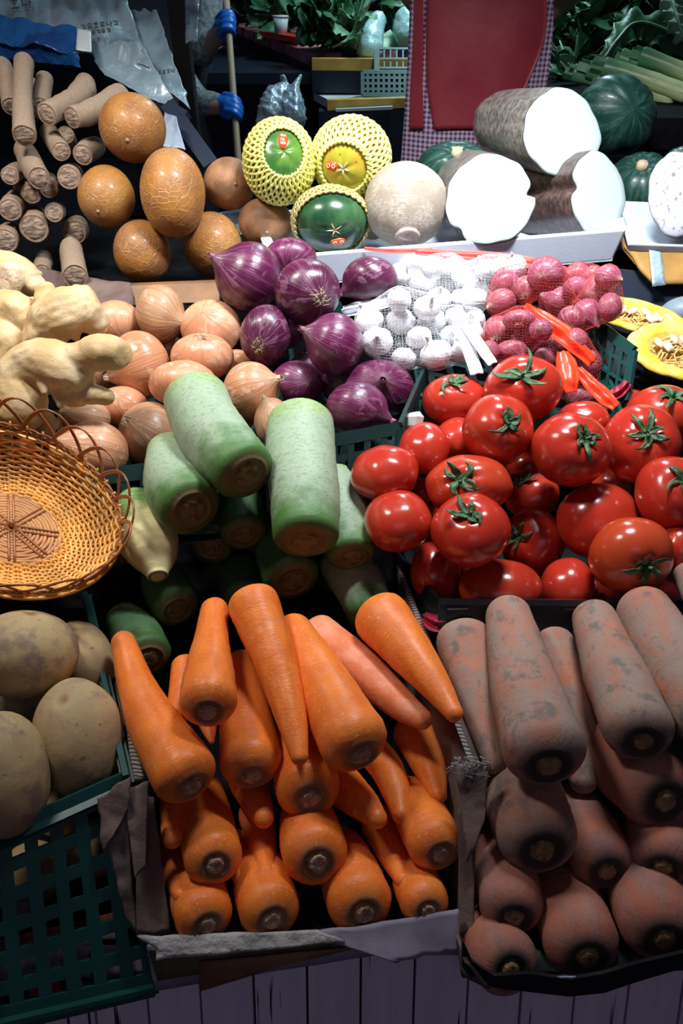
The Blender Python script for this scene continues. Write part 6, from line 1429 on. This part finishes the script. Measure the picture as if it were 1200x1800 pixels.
def greens(label, x, y, rx, ry, Z, n, seed, L=(.10, .20), wd=(.03, .06), mat='leaf', up=.6, name='leafy_greens', stems=True):
    rs = random.Random(seed); k = Z / FPX; c = W(x, y, Z); r = empty(name, c, label, 'leafy greens', 'leafy greens on the stalls'); mb = MB(); st = MB()
    for q in range(n):
        b = P3(rs.gauss(0, rx * k * .45), rs.gauss(0, .05), rs.gauss(0, ry * k * .45)); d = P3(rs.uniform(-1, 1), rs.uniform(-1.1, .4), rs.uniform(-.5, 1) + up * .3); leaf(mb, b, d, rs.uniform(*L), rs.uniform(*wd), rs)
        if stems and q % 3 == 0: dd = d / np.linalg.norm(d); st.tube([b - dd * .05, b, b + dd * .1], [.006, .005, .002], 5)
    mb.build('leaves', M[mat], r, True)
    if stems: st.build('stems', M['leaf_pale'], r, True)
greens('dark greens heaped at the far left of the opposite stall', 440, 12, 40, 26, 3.6, 46, 1)
greens('bunch of dark greens behind the white cup', 510, 15, 45, 30, 3.45, 50, 2)
greens('glossy dark bunch hanging over the amber ledge', 585, 40, 48, 42, 3.05, 80, 3)
greens('pale-ribbed leaves at the front of the glossy dark bunch', 615, 55, 30, 34, 2.98, 26, 4, (.10, .18), (.03, .05), 'leaf_pale')
greens('dark greens above the tall wrapped cabbage', 680, 5, 40, 24, 3.2, 44, 5)
greens('greens right beside the gingham sleeve', 1000, 70, 34, 70, 2.3, 80, 6, (.06, .12), (.018, .035))
greens('shadowy mass of curly greens behind the leeks', 1075, 40, 70, 45, 2.35, 150, 7, (.08, .16), (.02, .045))
greens('curly greens in the upper right corner', 1160, 60, 60, 60, 2.2, 120, 8, (.08, .16), (.025, .05))
greens('low dark greens behind the large pumpkin', 1010, 140, 34, 30, 2.1, 50, 9, (.06, .12), (.02, .035))
# large arching leaf and upright pale leaf
def big_leaf(label, pts, wpx, mat, seed):
    X = cr_spline([[*W(x, y, Z), w_ * Z / FPX] for (x, y, Z), w_ in zip(pts, wpx)], 30); rs = random.Random(seed); P = X[:, :3]; T = np.gradient(P, axis=0); T /= np.linalg.norm(T, axis=1)[:, None]; c0 = P.mean(0)
    r = empty('kale_leaf', c0, label, 'leaf', 'large loose leaves at the right'); V = []; n = 9
    for side in (0, 1):
        for i in range(30):
            sd = np.cross(T[i], -CF); sd /= np.linalg.norm(sd)
            for j in range(n): q = j / (n - 1) * 2 - 1; V.append(P[i] + sd * q * X[i, 3] * (1 + .15 * math.sin(i * 1.3)) - CF * (.012 * math.sin(i * 1.1 + 3 * q) * abs(q) - .012 * q * q + .002 * side) - c0)
    k = 30 * n; F_ = gridf(30, n, 0, False) + gridf(30, n, k, False, True)
    for i in range(29):
        for j in (0, n - 1): a = i * n + j; F_.append((a, a + n, k + a + n, k + a))
    mesh('blade', V, F_, M[mat], r); mb = MB(); mb.tube(P - c0 - CF * .004, .004, 6); mb.build('midrib', M['leaf_pale'], r, True)
big_leaf('long arching dark leaf above the leeks', [(1060, 105, 2.0), (1085, 70, 2.0), (1115, 42, 2.02), (1160, 50, 2.03), (1215, 85, 2.05)], [8, 18, 26, 28, 24], 'leaf', 1)
big_leaf('upright pale-ribbed leaf at the top right corner', [(1200, 70, 1.95), (1190, 35, 1.95), (1182, 5, 1.96), (1180, -30, 1.97)], [8, 16, 18, 16], 'leaf_pale', 2)
# leeks
LK = [((1010, 128), (1130, 165), 13), ((1035, 122), (1180, 175), 13), ((1062, 118), (1205, 165), 14), ((1090, 102), (1240, 175), 14), ((1112, 108), (1260, 200), 14), ((1128, 98), (1250, 150), 13), ((1085, 135), (1260, 225), 14), ((1050, 140), (1230, 222), 12)]
for i, ((x0, y0), (x1, y1), w_) in enumerate(LK):
    Z = 1.80 - .03 * (i % 3); P = np.array([W(x1, y1, Z - .05), W((x0 + x1) / 2, (y0 + y1) / 2 - 3, Z - .02), W(x0, y0, Z)]); R = np.array([1.1, 1.0, 1.15]) * w_ * Z / FPX; c0 = P.mean(0)
    r = empty('leek', c0, ['lowest leek, its cut green end beside the white root', 'leek second from the left of the bundle', 'leek with a split leaf end in the middle of the bundle', 'long leek on top of the bundle', 'pale leek crossing the right edge', 'dark-leaved leek at the back of the bundle', 'yellowish leek lying low on the black basket', 'leek tucked between the pumpkin and the bundle'][i], 'leek', 'leeks in the black basket')
    V, F_, at, (cc, T, U, Vv, rr, *_r) = root_body(P - c0, R, i, tip0=.5, tip1=.1, lump=.05, stub=.8, dip=.3, e1=6, nr=20, nc=20); mesh('shaft', V, F_, M['leek'], r, at)
    mb = MB(); rs = random.Random(i)
    for q in range(3):
        a = q * 2.1 + i; p = cc + (U * math.cos(a) + Vv * math.sin(a)) * rr * .9; mb.bar(p - T * .08, p + T * rs.uniform(.01, .035), rr * 1.2, .002, U * math.cos(a) + Vv * math.sin(a))
    o = mb.build('leaf_ends', M['leek'], r); at_ = o.data.attributes.new('t', 'FLOAT', 'POINT'); at_.data.foreach_set('value', [.9] * len(o.data.vertices))
bk = empty('black_basket', W(1200, 235, 1.66), 'black slatted basket under the leeks at the right edge', 'basket')
mb = MB(); c = np.array(tuple(bk.location)); lattice(mb, W(1150, 196, 1.66) - c, W(1330, 226, 1.66) - c, W(1330, 300, 1.66) - c, W(1150, 268, 1.66) - c, 12, 1, .006, .012, 1.2); mb.build('front_wall', M['black_plastic'], bk)
mb = MB(); lattice(mb, W(1150, 196, 1.66) - c, W(1120, 180, 1.95) - c, W(1120, 235, 1.95) - c, W(1150, 268, 1.66) - c, 6, 1, .006, .012, 1.2); mb.build('side_wall', M['black_plastic'], bk)
mb = MB(); sheetq(mb, W(1150, 262, 1.67) - c, W(1330, 290, 1.67) - c, W(1330, 230, 1.95) - c, W(1120, 230, 1.95) - c, .005); mb.build('base', M['black_plastic'], bk)
# support for the greens at the right and the big pumpkin
def slab(name, lo, hi, mat): mb = MB(); mb.box(lo, hi); return struct(mb.build(name, mat))
slab('trim_6', (.42, 1.72, H - .30), (1.6, 2.9, H - .24), M['dark_shelf'])
slab('trim_7', (-.65, 3.45, H - .36), (.6, 5.0, H - .32), M['dark_crate'])
# translucent bag hanging at the stall
kz = 2.5 / FPX
pbch = [([W(478, 205, 2.5), W(484, 175, 2.5), W(500, 150, 2.5), W(498, 138, 2.5)], [26 * kz, 22 * kz, 9 * kz, 5 * kz]), ([W(512, 205, 2.5), W(512, 172, 2.5), W(520, 150, 2.5), W(528, 132, 2.5)], [26 * kz, 19 * kz, 8 * kz, 3 * kz]), ([W(466, 215, 2.5), W(466, 188, 2.5), W(464, 176, 2.5)], [16 * kz, 10 * kz, 5 * kz])]
lc = W(495, 190, 2.5); tag(remeshed('plastic_bag', pbch, .006, M['clear_bag'], None, lc, 3, .010, 8), 'translucent white plastic bag hanging behind the two netted papayas', 'plastic bag')
sheet = None
